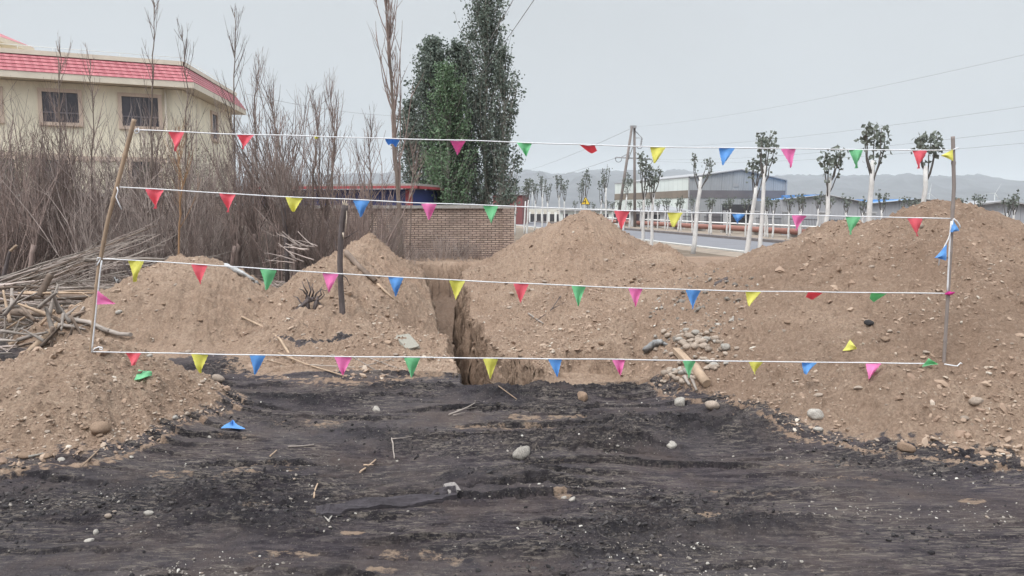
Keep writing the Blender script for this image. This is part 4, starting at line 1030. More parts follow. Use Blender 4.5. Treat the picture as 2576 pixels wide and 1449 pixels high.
FARX = [(1525, 66), (1540, 64), (1556, 60), (1583, 60), (1612, 58), (1630, 58), (1654, 57), (1673, 56), (1679, 55.5), (1707, 53), (1713, 52.5), (1742, 50), (1784, 47.5), (1789, 47), (1829, 45), (1836, 44.5), (1876, 43), (1925, 42.2), (1932, 41.5), (1946, 41),
        (1985, 40), (2012, 40.5), (2015, 40), (2055, 39), (2082, 39), (2128, 37), (2170, 36.5), (2217, 36), (2277, 35), (2303, 35.5), (2410, 34), (2458, 34), (2533, 33), (2549, 32.6), (1446, 76), (1494, 72), (1480, 75)]
fl = 'young whitewashed tree in the row along the far side of the road'
used = 0
for px, Y in FARX:
    p = at(px, 560, Y); p.z = .08
    if used < 5: o = proto[used]; o.location = p; o.rotation_euler = (0, 0, rnd.uniform(0, 6)); o['label'] = fl; o['group'] = 'young whitewashed trees across the road'
    else: o = copy_tree(proto[rnd.randrange(5)], p, (0, 0, rnd.uniform(0, 6)), (1, 1, rnd.uniform(.92, 1.1)), fl, 'young whitewashed trees across the road')
    used += 1

# ---------------------------------------------------------------- the bare thicket
def shrub_mesh(seed, h, pollard=False, n_stem=13, fan=.34, side=7, r0=.016):
    rg = random.Random(seed); m = MB()
    base = Vector((0, 0, 0)); z0 = 0
    if pollard:
        z0 = rg.uniform(.9, 1.5); tp = curve_pts((0, 0, -.1), (rg.gauss(0, .1), rg.gauss(0, .1), 1), z0, 5, .06, rg); m.tube(tp, [.085, .07, .065, .065, .07, .08], 6); base = tp[-1]
    for k in range(n_stem):
        a = rg.uniform(0, 2 * math.pi); f = abs(rg.gauss(0, fan)); L = (h - z0) * rg.uniform(.55, 1.05)
        p0 = base + (Vector((math.cos(a), math.sin(a), 0)) * rg.uniform(.0, .05 if pollard else .38)) - Vector((0, 0, .05))
        pts = curve_pts(p0, (math.cos(a) * f, math.sin(a) * f, 1), L, 7, .10, rg, .06); r = r0 * rg.uniform(.5, 1.25)
        m.tube(pts, [r * (1 - .85 * i / 7) + .0022 for i in range(8)], 3, cap=False)
        for j in range(side):
            u = rg.uniform(.08, .92); p, d = along(pts, u); l2 = L * rg.uniform(.15, .42) * (1.1 - .6 * u)
            q = curve_pts(p, outward(rg, d, rg.uniform(.35, .85)), l2, 4, .09, rg, .10); rr = r * .45 * (1 - .6 * u) + .0018
            m.tube(q, [rr, rr * .85, rr * .7, rr * .5, .0016], 3, cap=False)
            for _ in range(2):
                p2, d2 = along(q, rg.uniform(.2, .9)); q2 = curve_pts(p2, outward(rg, d2, .6), l2 * rg.uniform(.25, .5), 2, .1, rg, .08); m.tube(q2, [rr * .6, rr * .45, .0014], 3, cap=False)
    me = bpy.data.meshes.new('bare_shrub'); me.from_pydata(m.v, [], m.f); me.polygons.foreach_set('use_smooth', m.sm)
    return me
SV_ = [shrub_mesh(500 + i, 4.3, i % 4 == 0, 9 + i % 5, .20 + .08 * (i % 3), 8, .017) for i in range(12)]
for i, me in enumerate(SV_): me.materials.append(M_TWIG if i % 4 != 3 else M_TWIGP)
LOWV = [shrub_mesh(600 + i, 1.7, False, 17, .55, 8, .011) for i in range(5)]
for i, me in enumerate(LOWV): me.materials.append(M_TWIG if i != 2 else M_TWIGP)
ns = 0
for j in range(9):                                         # nine uneven rows from the mounds back to the wall
    Y = 17.2 + j * .86
    x0, x1 = -.70 * Y - 1.0, -2.9 - .06 * (Y - 17)
    n = int((x1 - x0) / .92)
    for i in range(n):
        y = Y + rnd.uniform(-.4, .4); x = x0 + (x1 - x0) * (i + rnd.uniform(.05, .95)) / n
        if y > 24 and x > -4.2: continue
        me = SV_[rnd.randrange(12)]; o = bpy.data.objects.new('bare_shrub', me); COL.objects.link(o)
        s = rnd.uniform(.66, 1.34) * (.80 + .20 * pn(x * .3, y * .3, 5).item() + .1)
        if x > -4.6: s *= .78
        if x > -6.2 and y > 20: s = min(s, .52)
        if x < -.42 * y: s = min(s, 1.08)
        o.location = (x, y, gz(x, y) - .02); o.rotation_euler = (0, 0, rnd.uniform(0, 6.28)); o.scale = (s * rnd.uniform(.9, 1.1),) * 2 + (s,)
        tag(o, 'leafless grey-brown shrub standing in the dense thicket before the cream building', 'shrub', 'bare shrubs of the thicket'); ns += 1
    for i in range(n // 2):
        y = Y + rnd.uniform(-.4, .4); x = x0 + (x1 - x0) * (i + rnd.uniform(.0, 1.0)) / (n // 2)
        o = bpy.data.objects.new('low_bare_shrub', LOWV[rnd.randrange(5)]); COL.objects.link(o); s = rnd.uniform(.7, 1.2)
        o.location = (x, y, gz(x, y) - .02); o.rotation_euler = (0, 0, rnd.uniform(0, 6.28)); o.scale = (s, s, s)
        tag(o, 'low tangled leafless shrub at the foot of the dense thicket', 'shrub', 'low bare shrubs in the thicket'); ns += 1
print('shrubs', ns)
def sapling(bx, by, Y, line, label, r0=.035, nb=16, seed=0, cat='tree', mat=M_BARKG, mat2=M_TWIG, name='bare_sapling', blen=(.7, 1.9), base=.08, w=.33):
    """a leafless upright tree whose stem follows the photo points at depth Y"""
    rg = random.Random(seed); pts0 = [at(x, y, Y) for x, y in line]; b = Vector((pts0[0].x, Y, gz(pts0[0].x, Y))); pts0[0].z = b.z - .1
    root = empty(name, b, label, cat, 'tall bare saplings'); P = [p - b for p in pts0]
    fine = [along(P, i / 16)[0] + Vector((rg.gauss(0, .015), rg.gauss(0, .015), 0)) for i in range(17)]
    m = MB(); m.tube(fine, [r0 * (1 - .9 * (i / 16) ** .8) + .004 for i in range(17)], 6); m.build('trunk', mat, root)
    m = MB(); H = fine[-1].z
    for k in range(nb):
        u = base + (1 - base) * rg.random() ** .8; p, d = along(fine, min(u, .97)); L = rg.uniform(*blen) * (1.15 - .75 * u)
        q = curve_pts(p, outward(rg, d, rg.uniform(.25, .7)), L, 6, .05, rg, w * .5); r = r0 * .33 * (1 - .6 * u) + .002
        m.tube(q, [r * (1 - .85 * i / 6) + .0018 for i in range(7)], 3, cap=False)
        for _ in range(4):
            p2, d2 = along(q, rg.uniform(.15, .9)); m.tube(curve_pts(p2, outward(rg, d2, .5), L * rg.uniform(.15, .4), 3, .08, rg, .15), [r * .5, r * .4, r * .3, .0016], 3, cap=False)
    m.build('branches', mat2, root)
sapling(1008, 640, 22.6, [(1009, 668), (1007, 560), (1000, 480), (993, 330), (980, 170), (972, 60), (974, -60)], 'tall slender bare poplar rising beside the brick wall', .095, 46, 1, blen=(1.2, 3.6), name='bare_poplar', base=.28, w=.9)
sapling(1022, 640, 25.5, [(1030, 560), (1036, 470), (1040, 390)], 'small leafless tree before the left edge of the poplar clump', .03, 20, 18, base=.3)
for i, (line, lab) in enumerate([([(376, 690), (378, 400), (386, 150), (388, 5)], 'very tall thin bare sapling rising left of the first pennants, above the roof'), ([(470, 690), (466, 400), (470, 230), (458, 88)], 'thin bare sapling with a clotted tip before the cream building corner'),
        ([(586, 690), (590, 420), (588, 200), (594, 30)], 'tall bare sapling right of the cream building, against the sky'), ([(140, 690), (152, 420), (150, 250), (150, 92)], 'thin bare sapling before the left window of the cream building'),
        ([(640, 690), (646, 420), (640, 280), (652, 150)], 'leafless sapling between the cream building and the sky gap'), ([(700, 690), (712, 420), (690, 300), (676, 230)], 'leafless sapling with a left-bent top over the thicket'),
        ([(838, 690), (836, 420), (838, 300), (832, 232)], 'leafless sapling rising over the thicket near the dark cut post'), ([(780, 690), (788, 450), (800, 330), (790, 262)], 'leafless sapling with many upright twigs left of the dark cut post'),
        ([(230, 690), (228, 420), (236, 300), (226, 150)], 'thin bare sapling between the two windows of the cream building'), ([(930, 680), (936, 480), (930, 400), (934, 318)], 'small leafless sapling above the blue shed roof')]):
    sapling(0, 0, 18.6 + .35 * (i % 5), line, lab, .028, 26, 40 + i, blen=(.6, 1.7), base=.2)
sapling(0, 0, 15.2, [(446, 690), (450, 560), (458, 470), (446, 400), (455, 345)], 'bare sapling with orange-tan bark in front of the dark thicket', .019, 26, 71, mat=M_TAN, mat2=M_TAN, blen=(.6, 1.3))
# pollarded trunk and cut post between the mounds
def pollard():
    b = ground_hit(722, 712); Y = b.y; root = empty('pollarded_tree', b, 'dark pollarded trunk with a spray of thin shoots from its head', 'tree'); P = lambda x, y: at(x, y, Y) - b
    m = MB(); pts = [P(723, 735), P(721, 640), P(717, 570), P(712, 525), P(710, 510)]; m.tube(pts, [.05, .047, .05, .058, .065], 8); m.build('trunk', M_BARKD, root)
    m = MB(); rg = random.Random(9)
    for k in range(34):
        a = rg.uniform(0, 6.28); f = abs(rg.gauss(0, .55)); p = pts[-1] + Vector((rg.gauss(0, .03), rg.gauss(0, .03), rg.uniform(-.25, .02))); L = rg.uniform(.6, 1.75)
        q = curve_pts(p, (math.cos(a) * f, math.sin(a) * f, 1), L, 6, .07, rg, .04); m.tube(q, [.010 * (1 - .8 * i / 6) + .0015 for i in range(7)], 3, cap=False)
        for _ in range(3): p2, d2 = along(q, rg.uniform(.3, .9)); m.tube(curve_pts(p2, outward(rg, d2, .5), L * .3, 3, .08, rg, .1), [.004, .003, .0025, .0015], 3, cap=False)
    for x, y, x2, y2 in ((712, 590, 640, 520), (718, 600, 655, 575), (720, 570, 800, 500), (716, 640, 640, 665)):
        m.tube([P(x, y), (P(x, y) + P(x2, y2)) * .5 + Vector((0, 0, -.04)), P(x2, y2)], [.009, .007, .003], 3)
    m.build('shoots', M_TWIGP, root)
pollard()
def cut_post():
    b = ground_hit(860, 793); Y = b.y; root = empty('cut_trunk', b, 'dark cut trunk standing upright in the mound, its top broken pale', 'trunk'); P = lambda x, y, d=0: at(x, y, Y + d) - b
    m = MB(); m.tube([P(863, 825), P(861, 780), P(857, 720), P(855, 660), P(857, 600), P(860, 560), P(866, 530), P(868, 516)], [.038, .036, .034, .034, .032, .034, .040, .036], 9); m.build('trunk', M_BARKD, root)
    m = MB()
    for x, y in ((861, 505), (866, 498), (872, 505), (876, 511)): m.tube([P(868 + (x - 868) * .4, 519), P(x, y)], [.012, .002], 4)
    m.tube([P(872, 530, -.03), P(871, 560, -.03), P(869, 585, -.03)], [.006, .012, .003], 4, oval=.4); m.tube([P(863, 585, -.035), P(864, 600, -.035)], [.010, .004], 4); m.build('splintered_top', simple('fresh_wood', (.55, .47, .38), .8, .15, 9), root)
    m = MB()
    for q in ([(866, 600), (880, 592), (900, 580)], [(858, 640), (846, 628), (842, 600)], [(860, 690), (872, 700), (880, 718)]): m.tube([P(*c) for c in q], [.008, .006, .003], 4)
    m.build('twigs', M_BARKD, root)
cut_post()
# greenish tamarisks by the building, weeds at the wall
for i, (px, pt, Y, lab) in enumerate([(40, 330, 26.5, 'greenish tamarisk bush below the left window of the cream building'), (120, 350, 27.5, 'greenish tamarisk bush just left of the building door'), (395, 345, 27.5, 'greenish tamarisk bush below the right window of the cream building'), (520, 358, 27.5, 'greenish tamarisk bush at the far corner of the cream building')]):
    b = at(px, 560, Y); h = at(px, pt, Y).z; root = empty('tamarisk_bush', (b.x, b.y, 0), lab, 'bush', 'tamarisk bushes'); rg = random.Random(i); m = MB(); C = []
    for k in range(30):
        a = rg.uniform(0, 6.28); q = curve_pts((rg.gauss(0, .2), rg.gauss(0, .2), 0), (math.cos(a) * .22, math.sin(a) * .22, 1), h * rg.uniform(.7, 1), 6, .06, rg, .05); m.tube(q, [.012 - .0017 * i_ for i_ in range(7)], 3, cap=False)
        for _ in range(80): p, _d = along(q, rg.uniform(.4, 1)); C.append(p + Vector((rg.gauss(0, .1), rg.gauss(0, .1), rg.gauss(0, .1))))
    m.build('stems', M_TWIG, root); leaves(C, .05, M_TAMA, 'foliage', root)
WEED = [shrub_mesh(700 + i, .8, False, 22, .75, 5, .006) for i in range(3)]
for i, me in enumerate(WEED): me.materials.append((M_TWIGP, M_TWIG, M_TWIGP)[i])
for i, (px, Y, s) in enumerate([(1040, 25.6, .9), (1080, 25.8, .8), (1115, 25.6, 1.3), (1135, 25.3, 1.4), (1155, 25.8, 1.1), (1190, 25.6, .9), (1060, 24.8, .7), (1215, 25.2, .8), (1170, 24.6, .8), (1100, 24.7, .9), (1244, 25.4, .6), (1020, 25.2, 1.0), (1020, 23.4, .9), (1245, 21, .6)]):
    p = at(px, 560, Y); o = bpy.data.objects.new('dry_weed', WEED[i % 3]); COL.objects.link(o); o.location = (p.x, p.y, gz(p.x, p.y) - .02); o.rotation_euler = (0, 0, i * 1.7); o.scale = (s,) * 3
    tag(o, 'dry leafless weed growing at the foot of the brick wall', 'weed', 'dry weeds below the brick wall')
# ================================================================ poles and bunting
M_BAMBOO = simple('bamboo', (.30, .215, .15), .6, .22, 8, src='obj', stretch=(1, 1, .25), spec=.35)
M_BAMBOOG = simple('weathered_bamboo', (.235, .20, .185), .65, .2, 8, src='obj', stretch=(1, 1, .25))
M_CORD = simple('white_cord', (.66, .66, .68), .7, .10, 60, bump=.5, bd=.002)
def node_tube(m, pts, r, gap=.34):
    out, rad = [], []
    L = sum((pts[i + 1] - pts[i]).length for i in range(len(pts) - 1)); n = int(L / .02)
    for i in range(n + 1):
        p, _ = along(pts, i / n); s = (i / n * L + .1) % gap; k = 1.28 if s < .02 else 1.0
        out.append(p); rad.append((r[0] + (r[1] - r[0]) * i / n) * k)
    m.tube(out, rad, 10)
bl = ground_hit(228, 890); YL = bl.y
br_ = ground_hit(2374, 915); YR = br_.y
print('poles', bl, br_)
def even(line, Y, n=24):
    P = [at(x, y, Y) for x, y in line]; s = [0]
    for i in range(len(P) - 1): s.append(s[-1] + (P[i + 1] - P[i]).length)
    out = []
    for k in range(n + 1):
        t = s[-1] * k / n; i = max(j for j in range(len(P)) if s[j] <= t + 1e-9); i = min(i, len(P) - 2)
        out.append(P[i].lerp(P[i + 1], (t - s[i]) / (s[i + 1] - s[i])))
    return out
def poles():
    root = empty('bamboo_pole', bl, 'leaning tan bamboo pole stuck in the low front mound', 'pole', 'bamboo poles holding the bunting'); o = -bl
    m = MB(); node_tube(m, [p + o for p in even([(226, 905), (246, 690), (270, 560), (338, 300)], YL)], (.0125, .0165)); m.build('cane', M_BAMBOO, root)
    m = MB(); m.tube([p + o + Vector((.012, -.012, 0)) for p in even([(229, 884), (249, 690), (254, 655)], YL, 12)], .006, 5); m.build('cord_wrap', M_CORD, root)
    root = empty('bamboo_pole', br_, 'upright grey bamboo pole standing in the slope of the largest mound', 'pole', 'bamboo poles holding the bunting'); o = -br_
    m = MB(); node_tube(m, [p + o for p in even([(2373, 932), (2385, 740), (2394, 575), (2400, 470), (2397, 343)], YR)], (.0125, .0145)); m.build('cane', M_BAMBOOG, root)
    m = MB(); m.tube([p + o + Vector((-.016, -.008, 0)) for p in even([(2387, 735), (2394, 585), (2397, 556)], YR, 12)], .0065, 5); m.build('cord_wrap', M_CORD, root)
poles()
def cloth(name, c):
    m, nt, b, o = newmat(name); t = NT(nt); v = t.coord(src='obj')
    col = t.ramp(t.noise(v, 14, 4, .6), [(.3, tuple(x * .90 for x in c)), (.7, tuple(min(1, x * 1.06) for x in c))])
    t.l(col, b.inputs['Base Color']); b.inputs['Roughness'].default_value = .6; t.bump(t.noise(v, 22, 4), b, .7, .008)
    tr = t.n('ShaderNodeBsdfTranslucent'); t.l(col, tr.inputs[0]); mx = t.n('ShaderNodeMixShader'); mx.inputs[0].default_value = .45
    t.l(b.outputs[0], mx.inputs[1]); t.l(tr.outputs[0], mx.inputs[2]); t.l(mx.outputs[0], o.inputs[0]); return m
CL = {'red': cloth('red_cloth', (.86, .20, .25)), 'yellow': cloth('yellow_cloth', (.80, .77, .21)), 'blue': cloth('blue_cloth', (.18, .43, .80)), 'pink': cloth('pink_cloth', (.86, .28, .56)), 'green': cloth('green_cloth', (.27, .66, .37))}
def cord_depth(px): return YL + (YR - YL) * min(1, max(0, (px - 240) / (2390 - 240)))
def pennant(m, A, B, T, cut=1.0, billow=.015, ph=0.0, nu=9, nv=10, side=None):
    """triangular flag between A and B with its tip at T; a ragged edge, cut short where folded"""
    A, B, T = Vector(A), Vector(B), Vector(T); nrm = (B - A).cross(T - A).normalized()
    g = []
    for j in range(nv + 1):
        v = cut * j / nv; row = []
        for i in range(nu + 1):
            u = i / nu; p = (A.lerp(B, u)).lerp(T, v)
            w = billow * (math.sin(u * 4.2 + ph + v * 2.0) * (.35 + v) * (1 - abs(2 * u - 1) * .2) + .6 * math.sin(v * 5 + ph * 2) * v)
            e = (B - A) * ((.018 if (j % 2) else -.004) * (1 if i == nu else -1 if i == 0 else 0))
            row.append(p + nrm * w + e)
        g.append(row)
    for s in (0, 1):
        b = len(m.v); off_ = nrm * (.0008 if s else -.0008)
        for r in g: m.v += [tuple(p + off_) for p in r]
        for j in range(nv):
            for i in range(nu):
                q = (b + j * (nu + 1) + i, b + j * (nu + 1) + i + 1, b + (j + 1) * (nu + 1) + i + 1, b + (j + 1) * (nu + 1) + i)
                m.f.append(q if s == 0 else q[::-1]); m.uv.append(None); m.sm.append(True)
def bunting(line, flags, label, tails):
    def depth(px):
        d = cord_depth(px)
        return min(d, ground_hit(px, float(np.interp(px, [a for a, _ in line], [b for _, b in line]))).y - .12) if px > 2150 or px < 300 else d
    P = [at(x, y, depth(x)) for x, y in line]; root = empty('bunting_string', P[0], label, 'bunting', 'pennant strings between the bamboo poles'); o = -P[0]
    yy = lambda px: float(np.interp(px, [a for a, _ in line], [b for _, b in line]))
    xs = np.linspace(line[0][0], line[-1][0], 60)
    m = MB(); m.tube([at(x, yy(x) + 1.2 * pn(x / 160, line[0][1], 3).item(), depth(x)) + o for x in xs], [.0044 + .0009 * pn(x / 50, line[0][1], 4).item() for x in xs], 6); m.build('cord', M_CORD, root)
    for i, f in enumerate(flags):
        c, x0, x1, h = f[:4]; tx = f[4] if len(f) > 4 else (x0 + x1) / 2; cut = f[5] if len(f) > 5 else 1.0; dd = f[6] if len(f) > 6 else 0.0
        d = depth((x0 + x1) / 2); A, B = at(x0, yy(x0) + 1, d), at(x1, yy(x1) + 1, d); tip = min(d, ground_hit(tx, yy(tx) + h + 3).y - .05); T = at(tx, yy(tx) + h / cut, tip + dd)
        m = MB(); pennant(m, A + o, B + o, T + o, cut, .012 + .016 * rnd.random(), rnd.uniform(0, 6)); m.build('pennant', CL[c], root, label=c + ' pennant' if cut == 1 and h > 28 else c + ' pennant blown up and folded short')
    for t in tails:
        m = MB(); d = depth(t[0][0]); m.tube([at(x, y, d - .02) + o for x, y in t], .0048, 5); m.build('cord_end', M_CORD, root)
bunting([(340, 327), (610, 338), (1150, 353), (1300, 358), (1655, 370), (2000, 374), (2313, 378), (2397, 377)],
        [('red', 423, 464, 50), ('red', 597, 639, 37, 612), ('yellow', 790, 800, 7), ('blue', 969, 1006, 18, 987, .5, .16), ('pink', 1132, 1172, 32, 1153, .95, .1), ('green', 1300, 1338, 35, 1324), ('red', 1457, 1496, 17, 1510, .42, .2), ('yellow', 1636, 1674, 41, 1646, .93), ('blue', 1809, 1848, 44, 1818), ('pink', 1964, 2002, 48, 1989),
         ('green', 2136, 2170, 47, 2156), ('red', 2297, 2332, 46, 2312)],
        'topmost bunting string, highest against the sky', [[(340, 327), (348, 322), (350, 332), (342, 336), (338, 328), (346, 326)], [(2397, 377), (2404, 374), (2412, 372)]])
bunting([(292, 470), (660, 492), (1075, 511), (1235, 517), (1560, 530), (2000, 541), (2300, 548), (2399, 550)],
        [('red', 367, 412, 49), ('red', 553, 593, 47), ('yellow', 719, 761, 37, 738, .84), ('blue', 888, 930, 43, 907), ('pink', 1059, 1099, 42), ('green', 1215, 1253, 45, 1236), ('red', 1545, 1584, 48, 1562), ('yellow', 1679, 1717, 37, 1693, .86), ('blue', 1842, 1874, 25, 1856), ('pink', 1992, 2030, 38, 2002), ('green', 2128, 2165, 46, 2140), ('red', 2283, 2321, 46, 2308)],
        'second bunting string from the top, crossing before the brick wall', [[(294, 470), (297, 480), (292, 495), (298, 510), (306, 527)], [(2399, 550), (2407, 556), (2414, 566), (2416, 574)], [(2398, 552), (2394, 575), (2386, 600), (2372, 628), (2364, 650), (2361, 668)]])
bunting([(254, 650), (500, 665), (830, 687), (1000, 697), (1310, 713), (1600, 725), (1900, 733), (2200, 736), (2386, 738)],
        [('yellow', 321, 363, 54, 339), ('red', 482, 522, 50, 503), ('green', 654, 696, 52, 672), ('pink', 811, 852, 49, 827), ('blue', 976, 1015, 49, 995), ('yellow', 1130, 1170, 50, 1146), ('red', 1292, 1330, 49, 1309), ('green', 1438, 1474, 52, 1454), ('pink', 1581, 1617, 47, 1598), ('blue', 1725, 1763, 48, 1742), ('yellow', 1876, 1914, 37, 1883), ('red', 2033, 2069, 16, 2022, .5, .2), ('green', 2192, 2231, 17, 2186, .6, .2)],
        'third bunting string from the top, crossing in front of the trench', [[(254, 650), (246, 648), (243, 656), (252, 652), (246, 664), (243, 668), (250, 656)]])
bunting([(230, 885), (500, 890), (860, 897), (1240, 901), (1600, 905), (2030, 911), (2355, 915)],
        [('red', 315, 355, 30, 336, .72), ('yellow', 482, 523, 49, 504), ('blue', 628, 668, 49, 642), ('pink', 842, 885, 47, 863), ('green', 1016, 1057, 50, 1036), ('yellow', 1215, 1253, 52, 1234), ('blue', 1379, 1413, 46, 1402), ('pink', 1540, 1573, 40, 1560), ('green', 1718, 1751, 44, 1732), ('yellow', 1884, 1920, 32, 1898), ('blue', 2018, 2054, 29, 2024), ('pink', 2179, 2217, 40, 2187)],
        'lowest bunting string, just above the black ground', [[(231, 885), (238, 877), (248, 873), (257, 874), (258, 880), (250, 878)], [(2376, 916), (2392, 919), (2408, 921), (2416, 913), (2420, 915)]])
def loose(pts, Y, c, label, billow=.012, cut=1.0):
    A, B, T = [at(x, y, Y) for x, y in pts]; m = MB(); pennant(m, A - A, B - A, T - A, cut, billow, 1.0); o = m.build('pennant_flag', CL[c], None, label=label, cat='pennant'); o.location = A
loose([(2398, 376), (2397, 405), (2369, 391)], YR - .02, 'yellow', 'yellow pennant blown flat to the left at the top of the grey bamboo pole')
loose([(2399, 553), (2412, 580), (2392, 584)], YR - .03, 'blue', 'blue pennant wrapped on the grey bamboo pole under the second string', .02)
loose([(2383, 615), (2379, 655), (2354, 648)], YR - .05, 'blue', 'small blue pennant dangling on the loose cord left of the grey bamboo pole', .02)
loose([(246, 731), (243, 766), (289, 764)], YL - .02, 'pink', 'pink pennant sticking out sideways from the leaning tan bamboo pole')
loose([(2335, 901), (2320, 923), (2358, 915)], min(YR, ground_hit(2335, 925).y) - .06, 'green', 'green pennant on the right end of the lowest string near the mound', .015)
def ground_flag(pts, c, label):
    G = [ground_hit(*p) + Vector((0, -.02, .022)) for p in pts]; m = MB(); pennant(m, G[0] - G[0], G[1] - G[0], G[2] - G[0], 1.0, .018, .7); o = m.build('pennant_flag', CL[c], None, label=label, cat='pennant'); o.location = G[0]
ground_flag([(341, 964), (352, 935), (386, 959)], 'green', 'green pennant lying on the low front mound')
ground_flag([(558, 1084), (620, 1085), (588, 1069)], 'blue', 'blue pennant lying on the black ground by the low front mound')
ground_flag([(2116, 888), (2136, 866), (2152, 882)], 'yellow', 'yellow pennant lying on the slope of the largest mound')
def knot():
    b = at(2387, 738, YR - .015); m = MB(); rg = random.Random(3)
    for k in range(9):
        a = k * .7; m.tube([Vector((0, 0, 0)), Vector((math.cos(a) * .02, -.006, math.sin(a) * .010)), Vector((math.cos(a) * .035 + .008, .0, math.sin(a) * .016))], [.007, .009, .002], 5, oval=.5)
    m.tube([Vector((-.03, 0, -.004)), Vector((0, -.012, .0)), Vector((.04, .0, .006))], [.006, .012, .006], 6)
    o = m.build('ribbon_knot', cloth('magenta_cloth', (.70, .05, .33)), None, label='magenta ribbon knotted round the grey bamboo pole at the third string', cat='ribbon'); o.location = b
knot()

# ================================================================ things lying about
M_STONE = simple('river_stone', (.29, .235, .192), .85, .25, 7, src='obj', bump=.5, bd=.006, rand=.18)
M_PALE = simple('pale_stone', (.31, .285, .255), .88, .42, 7, src='obj', bump=.5, bd=.006, rand=.12)
M_DIRTY = simple('dirt_lump', (.30, .21, .15), .95, .25, 9, src='obj', bump=.9, bd=.01, rand=.1)
M_CLOD = simple('black_clod', (.045, .041, .043), .95, .3, 12, src='obj', bump=.9, bd=.01)
def rock_mesh(seed, sub=3, rough=.22, cuts=7, flat=.72):
    rg = np.random.default_rng(seed); bm = bmesh.new(); bmesh.ops.create_icosphere(bm, subdivisions=sub, radius=1.0)
    V = np.array([v.co[:] for v in bm.verts])
    for k in range(cuts):                                  # worn flat sides
        d = rg.normal(size=3); d /= np.linalg.norm(d); c = rg.uniform(.62, .9); s = V @ d; V = V - d[None] * (np.maximum(0, s - c) * .85)[:, None]
    n = pn(V[:, 0] * 1.4 + seed, V[:, 1] * 1.4 + V[:, 2] * .9, seed) * rough + pn(V[:, 0] * 4 + seed, V[:, 2] * 4 + V[:, 1] * 2, seed + 1) * rough * .3
    V = V * (1 + n)[:, None] * np.array([1, rg.uniform(.7, .9), flat * rg.uniform(.85, 1.1)])
    for v, p in zip(bm.verts, V): v.co = p
    for f in bm.faces: f.smooth = True
    me = bpy.data.meshes.new('stone'); bm.to_mesh(me); bm.free(); return me
RK = [rock_mesh(10 + i, 3, .16, 8) for i in range(8)]; SMO = [rock_mesh(40 + i, 3, .10, 3, .74) for i in range(6)]
def with_mat(mes, mat):
    out = []
    for me in mes: c = me.copy(); c.materials.append(mat); out.append(c)
    return out
RK_ST, RK_PA, RK_DI, RK_CL, SM_ST, SM_PA = with_mat(RK, M_STONE), with_mat(RK, M_PALE), with_mat(RK, M_DIRTY), with_mat(RK, M_CLOD), with_mat(SMO, M_STONE), with_mat(SMO, M_PALE)
def stone(px, py, w, pool, label, name='stone', group=None, asp=1.0, sink=.25, cat='stone', k=None):
    p = ground_hit(px, py); r = w / F * p.y / 2; me = pool[(int(px * 7 + py * 3) if k is None else k) % len(pool)]
    o = bpy.data.objects.new(name, me); COL.objects.link(o); h = r * asp
    o.location = p + Vector((0, r * .3, h * .7 * (1 - sink * 1.4))); o.rotation_euler = (rnd.uniform(-.25, .25), rnd.uniform(-.25, .25), rnd.uniform(0, 6.28) if k is None else k)
    o.scale = (r * 1.08, r, h); return tag(o, label, cat, group)
